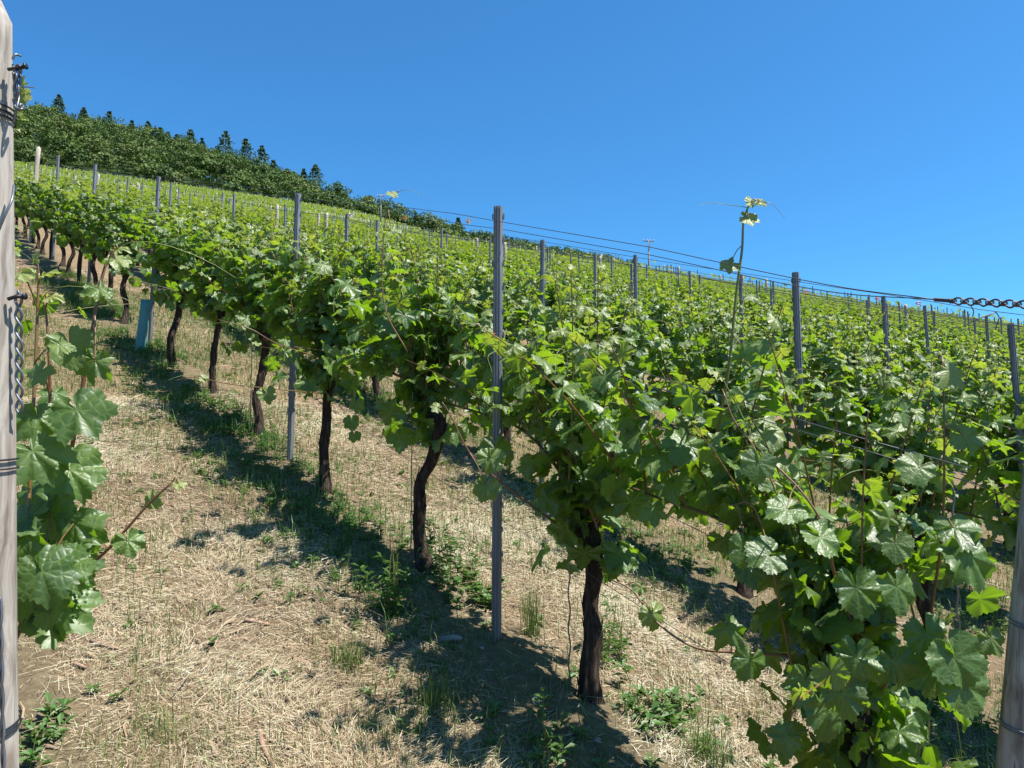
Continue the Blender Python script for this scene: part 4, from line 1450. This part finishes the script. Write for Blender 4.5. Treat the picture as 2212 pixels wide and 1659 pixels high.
def weed_plants(mb, P, rg, nl, hmax, ls, wr=.45):
    """leafy little plants: leaves set round short stems"""
    n = len(P)
    nl_ = rg.poisson(nl, n) + 3
    idx = np.repeat(np.arange(n), nl_)
    m = len(idx)
    hh = (hmax * rg.uniform(.35, 1.1, n))[idx]
    f = rg.random(m) ** .8
    az = rg.uniform(0, 6.28, m)
    H = np.stack([np.cos(az), np.sin(az), np.zeros(m)], -1)
    leanv = rg.normal(0, .3, (n, 3))[idx] * [1, 1, 0]
    A = P[idx] + Z * (f * hh)[:, None] + leanv * (f * hh)[:, None]
    L = ls * rg.uniform(.6, 1.3, m)
    el = rg.uniform(-.2, .9, m)
    D = H * np.cos(el)[:, None] + Z * np.sin(el)[:, None]
    Sd = np.stack([-np.sin(az), np.cos(az), np.zeros(m)], -1) * (L * wr * .5)[:, None]
    mid = A + D * (L * .5)[:, None]
    B = A + D * L[:, None] - Z * (L * .2)[:, None]
    vs = np.stack([A, mid + Sd, B, mid - Sd], 1)
    vs[:, 1] += Z * (L * .06)[:, None]; vs[:, 3] += Z * (L * .06)[:, None]
    t = np.array([[0, 1, 2], [0, 2, 3]])[None] + (np.arange(m) * 4)[:, None, None]
    d = np.stack([np.clip(rg.normal(.15, .15, m), 0, 1), rg.random(m), np.zeros(m), np.ones(m)], -1)
    mb.add(vs.reshape(-1, 3), None, t.reshape(-1, 3), 0, data=np.repeat(d, 4, 0))


def build_weeds():
    mb = MB()
    rg = np.random.default_rng(44)
    n = 11000
    u = rg.uniform(.3, 15, n); k = rg.integers(0, 4, n)
    v = 1.95 + 1.75 * k + rg.normal(-.14, .20, n)
    P = ground(u, v)
    dens = sstep(.36, .58, fbm(u * 1.1, v * 1.4, 15)) * np.where(k == 0, np.interp(u, [0, 1.9, 2.6, 4, 15], [.12, .2, .55, 1, 1]), .6)
    s = in_view(P) & (rg.random(n) < dens)
    P = P[s]
    weed_plants(mb, P, rg, 7, .060, .034)
    s2 = rg.random(len(P)) < .8
    blades(mb, np.repeat(P[s2], 6, 0) + rg.normal(0, .03, (6 * s2.sum(), 3)) * [1, 1, 0], rg, rg.gamma(3, .028, 6 * s2.sum()).clip(.03, .22), .0019, .5, .1)
    # strays in the alley
    u = rg.uniform(.2, 9, 1500); v = rg.uniform(-.2, 5.4, 1500)
    P = ground(u, v); s = in_view(P) & (rg.random(1500) < .35)
    weed_plants(mb, P[s], rg, 6, .03, .04)
    tag(link("weeds", mb.mesh("weeds", [M["weed"]], False)), "low green weeds growing in the shade under the vine rows", "weeds", kind="stuff")


build_weeds()


def hero_tuft(x, y, n, h, rad, label, wd=.0018, spread=.4, yg=.12, cat="grass tuft", seed=0, name="grass_tuft"):
    rg = np.random.default_rng(seed + int(x)); b = on_ground(x, y)
    P = np.stack([rg.normal(0, rad, n), rg.normal(0, rad, n), np.zeros(n)], -1)
    P[:, 2] = terrain(P[:, 0] + b[0], P[:, 1] + b[1]) - b[2]
    mb = MB(); blades(mb, P, rg, rg.beta(2, 1.6, n) * h * 1.15 + .015, wd, spread, yg)
    return thing_mesh(name, mb, [M["grass"]], label, cat, None, b, False)


hero_tuft(940, 1530, 170, .13, .045, "bright green grass tuft sticking out of the straw in the alley", yg=.2)
hero_tuft(755, 1440, 130, .12, .035, "thin pale green grass tuft in the middle of the straw alley", yg=.35, spread=.6)
hero_tuft(1148, 1375, 130, .30, .022, "dark reedy grass clump just past the foot of the nearest steel post", .0011, .3, 0)
hero_tuft(1530, 1640, 150, .18, .045, "spiky green grass clump beyond the straight black trunk at the frame bottom", .0014, .6, .15)
hero_tuft(830, 1590, 90, .10, .06, "yellowish grass tuft low in the straw alley", yg=.5, spread=.6)
hero_tuft(350, 1290 + 300, 70, .10, .05, "sparse dull grass tuft near the frame bottom, toward the wooden post", yg=.45, spread=.7)


def hero_weed(x, y, n, h, leaf, rad, label, wr=.4, nl=14, cat="weed", seed=0, name="weed_plant"):
    rg = np.random.default_rng(seed + int(x) * 3); b = on_ground(x, y)
    P = np.stack([rg.normal(0, rad, n), rg.normal(0, rad, n), np.zeros(n)], -1)
    P[:, 2] = terrain(P[:, 0] + b[0], P[:, 1] + b[1]) - b[2]
    root = empty(name, b, label, cat)
    mb = MB(); weed_plants(mb, P, rg, nl, h, leaf, wr)
    o = link("leaves", mb.mesh("leaves", [M["weed"]], False), root); o["kind"] = "stuff"
    mb = MB()
    for p in P:
        tube(mb, [p, p + Z * h * .5, p + Z * h * .95 + [rg.normal(0, .02), 0, 0]], .0016, 5, 0, False, data=(.8, 0, 0, 1))
    o = link("stems", mb.mesh("stems", [M["shoot"]]), root); o["kind"] = "stuff"
    return root


hero_weed(845, 1330, 7, .30, .050, .03, "tall spiky weed standing in the shade before the S-curved trunk", .22, 36)
hero_weed(1205, 1620, 9, .09, .050, .05, "broad-leaved dark weed at the foot of the straight black trunk", .42, 8)
hero_weed(1040, 1300, 34, .09, .035, .09, "pale round-leaved mallow patch behind the nearest steel post", .95, 12)
hero_weed(960, 1240, 16, .22, .05, .08, "light green leafy weeds beside the foot of the S-curved trunk", .25, 18)
hero_weed(1060, 1545, 2, .04, .055, .012, "tiny broad-leaved seedling in the sun below the nearest steel post", .5, 4)
hero_weed(70, 1625, 7, .06, .036, .05, "broad green weeds at the foot of the upright wooden post", .5, 9)
hero_weed(120, 1560, 4, .06, .05, .05, "grey-green sprawling weed in the straw close to the upright wooden post", .35, 8)
hero_weed(1380, 1550, 10, .12, .05, .09, "sunlit weeds on the soil just past the straight black trunk", .35, 12)
hero_weed(1330, 1430, 6, .22, .05, .06, "slender upright weed right behind the straight black trunk", .22, 20)
hero_weed(1460, 1580, 8, .10, .05, .10, "low clover-like weed patch behind the straight black trunk at the frame bottom", .6, 12)
hero_weed(1250, 1480, 3, .05, .05, .05, "small weed in the dark shade before the straight black trunk", .4, 6)


def stone(x, y, s, label, mat, seed):
    rg = np.random.default_rng(seed); b = on_ground(x, y)
    nu, nv = 14, 9
    a = np.linspace(0, 2 * np.pi, nu, endpoint=False); e = np.linspace(-np.pi / 2, np.pi / 2, nv)
    P = np.array([[math.cos(q) * math.cos(p), math.cos(q) * math.sin(p), math.sin(q)] for q in e for p in a])
    pl = unit(rg.normal(size=(9, 3))); h = rg.uniform(.6, .95, 9)
    for _n, _h in zip(pl, h):
        d = P @ _n; P = P - np.maximum(d - _h, 0)[:, None] * _n
    P = P * s
    i = np.arange(nv - 1)[:, None] * nu; j = np.arange(nu)[None]; j2 = (j + 1) % nu
    mb = MB(); mb.add(P, np.stack([i + j, i + j2, i + nu + j2, i + nu + j], -1).reshape(-1, 4))
    thing_mesh("stone", mb, [mat], label, "stone", "stones on the bare soil", b + [0, 0, s[2] * .35], False)


stone(1157, 1518, np.array([.020, .016, .018]), "small white stone in the shade left of the straight black trunk", M["stone"], 1)
stone(972, 1382, np.array([.055, .03, .018]), "flat grey slate stone in the shade before the nearest steel post", M["slate"], 2)
stone(1040, 1402, np.array([.016, .012, .010]), "pebble at the foot of the nearest steel post", M["slate"], 3)
stone(1290, 1600, np.array([.014, .012, .010]), "grey pebble in the shadow below the straight black trunk", M["slate"], 4)


def twig(pts, r, label):
    P = np.array([on_ground(x, y) for x, y in pts])
    P = smooth_line(P + Z * .012, 12); b = P[0].copy()
    mb = MB(); tube(mb, P - b, r * 1.25 * np.linspace(1, .7, 12) * (1 + .12 * np.sin(np.arange(12) * 2.0)), 7)
    thing_mesh("twig", mb, [M["twig"]], label, "twig", "pruned canes lying in the straw", b)


twig([(560, 1585), (568, 1620), (590, 1665)], .008, "stubby brown twig standing out at the frame bottom in the straw alley")
twig([(385, 1165), (430, 1180), (478, 1195)], .004, "long thin cane lying across the straw past the outstretched shoot's tip")
twig([(545, 1178), (600, 1188)], .004, "short thin cane in the straw, uphill of the dark twig")
twig([(528, 1345), (580, 1355)], .007, "dark short twig lying in the middle of the straw alley")
twig([(195, 1390), (235, 1402), (275, 1415)], .005, "brown cane in the straw near the upright wooden post")
twig([(160, 1440), (186, 1450)], .006, "small dark twig nearest the upright wooden post")
twig([(340, 1440), (370, 1420)], .005, "reddish cane fragment among the straw of the alley")
twig([(800, 1440 - 120), (820, 1322)], .004, "small cane beside the tall spiky weed")


def stem_grass(x, y, h, lean, label, head=True, seed=0, dry=False):
    rg = np.random.default_rng(seed); b = on_ground(x, min(y, 1740))
    mb = MB(); t = np.linspace(0, 1, 14)
    P = np.c_[lean * t ** 2, 0 * t, h * t]
    tube(mb, P, np.linspace(.0022, .0011, 14), 5, 0, False, data=(.3 if not dry else .9, .5, 0, 1))
    if head:
        n = 60; f = rg.uniform(.72, 1, n)
        A = np.stack([np.interp(f, t, P[:, k]) for k in range(3)], -1)
        az = rg.uniform(0, 6.28, n); B = A + np.stack([np.cos(az) * .006, np.sin(az) * .006, np.full(n, .018)], -1)
        tubes_bulk(mb, A, B, np.full(n, .0014), 3, 0, np.tile([.55 if not dry else .95, .5, 0, 1], (n, 1)))
    az = rg.uniform(0, 6.28, 3)
    blades(mb, np.zeros((5, 3)), rg, rg.uniform(.3, .6, 5) * h, .0028, .5, .1)
    thing_mesh("seeding_grass", mb, [M["grass"]], label, "grass stem", "tall grass stems by the end post", b)


stem_grass(2085, 1740, .50, -.05, "tallest grass stem, seed head against the bushy vine's leaves", True, 1)
stem_grass(2008, 1740, .33, .01, "green grass stem with a seed head, second from the leaning end post", True, 2)
stem_grass(1955, 1740, .30, -.03, "grass stem growing close beside the bushy vine's trunk", True, 3)
stem_grass(1790, 1740, .22, -.12, "dry straw-coloured grass panicle in front of the bushy vine's lowest leaf", True, 4, True)


# ------------------------------------------------------------------ hillside wood
def crown_quads(mb, c, rad, n, sz, rg, m=0, young=None):
    d = unit(rg.normal(size=(n, 3)))
    d[:, 2] = np.where(d[:, 2] < -.4, -d[:, 2], d[:, 2])
    p = c + d * rad * rg.uniform(.72, 1.05, (n, 1))
    o = unit(rg.normal(size=(n, 3)) * [1, 1, .5])
    add_leaves(mb, p, o, d + Z * .6 + rg.normal(0, .45, (n, 3)), sz * rg.uniform(.6, 1.2, n), np.full(n, rg.uniform(0, .5)) if young is None else young, 3, rg, m, rand=np.clip(rg.normal(rg.uniform(.2, .8), .2, n), 0, 1))


def build_wood():
    mb = MB(); rg = np.random.default_rng(5)
    cnt = 0
    for d in np.arange(153, 280, 5.6):
        stepx = 6.2 / d * F_PX
        for px in np.arange(-280, 1350, stepx):
            p = px + rg.uniform(-.5, .5) * stepx; dd = d + rg.uniform(-2.8, 2.8)
            if dd < np.interp(p, [-300, 400, 900, 1350], [151, 152, 168, 185]):
                continue
            x = (p - CX) / F_PX * dd; y = dd
            z = float(terrain(x, y, False))
            edge = np.interp(dd, [152, 176], [.36, 1])
            H = rg.uniform(7.5, 13.0) * np.interp(p, [450, 800, 1340], [1, .66, .62]) * edge
            W = rg.uniform(2.3, 4.4) * (.55 + .45 * edge)
            yb = rg.uniform(0, .8) ** 1.5; rb = np.clip(rg.normal(.5, .45), 0, 1)
            nb = 17
            sq = rg.uniform(.45, .62)
            for b in range(nb):
                dv = unit(rg.normal(size=3)); dv[2] = abs(dv[2]) if b > 3 else dv[2]
                c0 = np.array([x, y, z + H * (1 - sq)])
                c = c0 + dv * np.array([W, W, H * sq]) * rg.uniform(.65, .92)
                n = 40
                e = unit(rg.normal(size=(n, 3)))
                q = c + e * rg.uniform(.7, 1.4) * (.5 + .14 * W) * np.array([1, 1, .75]) * rg.uniform(.7, 1.05, (n, 1))
                q[:, 2] = np.maximum(q[:, 2], z + .2)
                o = unit(rg.normal(size=(n, 3)) * [1, 1, .5])
                add_leaves(mb, q, o, dv * .9 + e * .7 + rg.normal(0, .25, (n, 3)), .44 * rg.uniform(.6, 1.2, n), np.clip(rg.normal(yb, .10, n), 0, 1), 3, rg, 0, rand=np.clip(rg.normal(rb, .12, n), 0, 1))
            cnt += 1
    tag(link("hillside_wood", mb.mesh("hillside_wood", [M["wood_leaf"]], False)), "dense green deciduous wood covering the hill above the vineyard", "wood", kind="stuff")
    print("trees", cnt, mb.n)


build_wood()


def conifer(x, ytop, d, label, wid=.23, seed=0, base_y=None, sparse=1.0):
    rg = np.random.default_rng(seed)
    t = at(x, ytop, d); zb = float(terrain(t[0], t[1], False))
    H = t[2] - zb
    root = empty("conifer_tree", (t[0], t[1], zb), label, "conifer", "dark conifers on the ridge of the wood")
    mb = MB(); tube(mb, np.array([[0, 0, 0], [0, 0, H * .5], [0, 0, H]]), [H * .016, H * .01, .03], 6)
    link("trunk", mb.mesh("trunk", [M["tree_bark"]]), root)
    mb = MB()
    vis = min(H, 15.0)
    az0 = rg.uniform(0, 6.28, int(1900 * sparse))
    n = int(1900 * sparse)
    f = rg.random(n) ** .75
    f = np.where(rg.random(n) < .55, np.round(f * 11 + .5 * vnoise(az0 * 1.3, f * 5, seed)) / 11, f) + rg.normal(0, .012, n)
    f = np.clip(f, 0, .985)
    az = az0
    rmax = wid * 2.1 * vis * (1 - f) ** .95 * (.25 + 1.05 * vnoise(az * 2.4, f * 16, seed)) + .12
    rr = rmax * rg.uniform(.25, 1, n)
    zc = H - vis + f * vis - rr * .22
    p = np.stack([np.cos(az) * rr, np.sin(az) * rr, zc], -1)
    o = np.stack([np.cos(az), np.sin(az), np.full(n, -.35)], -1)
    add_leaves(mb, p, o + rg.normal(0, .25, (n, 3)), Z * .5 + o * .8 + rg.normal(0, .3, (n, 3)), rg.uniform(.28, .62, n), np.clip(rg.normal(.15, .2, n), 0, 1), 3, rg)
    o_ = link("foliage", mb.mesh("foliage", [M["needle"]], False), root); o_["kind"] = "stuff"


con = [(128, 204, "ragged conifer with a wind-swept top, tallest above the wooden post's hillside", .3), (181, 231, "small pointed conifer, next downhill from the ragged wind-swept one", .22),
       (237, 240, "broad dark conifer, third on the ridge counted from the ragged one", .38), (285, 260, "half hidden conifer tip, fourth on the ridge from the ragged one", .2),
       (320, 262, "rounded dark conifer, fifth on the ridge from the ragged one", .24), (346, 275, "small conifer tip just downhill of the rounded dark one", .2),
       (363, 284, "tiny conifer tip between two larger pointed ones", .18), (382, 290, "small dark pointed conifer just before the neat triangular one", .2),
       (412, 279, "neat triangular conifer standing clear of the broadleaf crowns", .32), (437, 298, "thin sparse conifer beside the neat triangular one", .16),
       (488, 283, "biggest conifer on the ridge, first of the clear group of three", .36), (531, 299, "wide bushy conifer, middle of the clear group of three", .40),
       (566, 314, "slim leaning conifer, last and lowest of the clear group of three", .30), (591, 345, "low conifer just downhill of the group of three", .22),
       (656, 364, "short conifer beside the lone dark one lower on the ridge", .2), (682, 354, "lone dark conifer low on the ridge, last before the bare treetops", .32),
       (990, 470, "small conifer on the skyline behind the nearest steel post", .2), (1105, 512, "tiny conifer tip on the low skyline wood", .16)]
for i, (x, y, lab, wd) in enumerate(con):
    conifer(x, y, 252 if x < 900 else 240, lab, wd, 700 + i, sparse=.6 if wd < .2 else 1.0)


def utility_pole(x, ytop, ybase, d, label):
    t = at(x, ytop, d); b = np.array([t[0], t[1], min(float(terrain(t[0], t[1], False)), at(x, ybase, d)[2])])
    H = t[2] - b[2]
    root = empty("utility_pole", b, label, "utility pole", "power poles on the skyline")
    mb = MB(); tube(mb, [[0, 0, 0], [0, 0, H]], [.14, .09], 8)
    link("pole", mb.mesh("pole", [M["slate"]]), root)
    mb = MB(); tube(mb, [[-.62, .25, H - .12], [.62, -.25, H - .28]], .05, 6)
    link("crossarm", mb.mesh("crossarm", [M["slate"]]), root)
    for s in (-.58, -.2, .2, .58):
        mb = MB(); c = np.array([s, -.4 * s, H - .2 - .13 * s])
        tube(mb, [c, c + [0, 0, .1], c + [0, 0, .26]], [.035, .06, .04], 6)
        link("insulator", mb.mesh("insulator", [M["stone"]]), root)


utility_pole(1401, 518, 610, 95, "slim power pole with short crossarm standing alone on the skyline")
utility_pole(823, 421, 500, 110, "power pole at the foot of the wood, half hidden by a vine shoot")

# small dried flower heads tied on the wires
for x, y, d, lab in ((760, 463, 4.1, "dried white blossom on the top wire beside the second steel post"), (1012, 478, 3.6, "dried blossom on the top wire close to the nearest steel post")):
    mb = MB(); rg = np.random.default_rng(int(x)); n = 26
    d_ = unit(rg.normal(size=(n, 3)))
    add_leaves(mb, d_ * .005, d_ + rg.normal(0, .3, (n, 3)), rg.normal(size=(n, 3)), np.full(n, .011), np.zeros(n), 3, rg)
    thing_mesh("dried_blossom", mb, [M["white"]], lab, "blossom", None, at(x, y, d), False)
print("objects", len(bpy.data.objects))
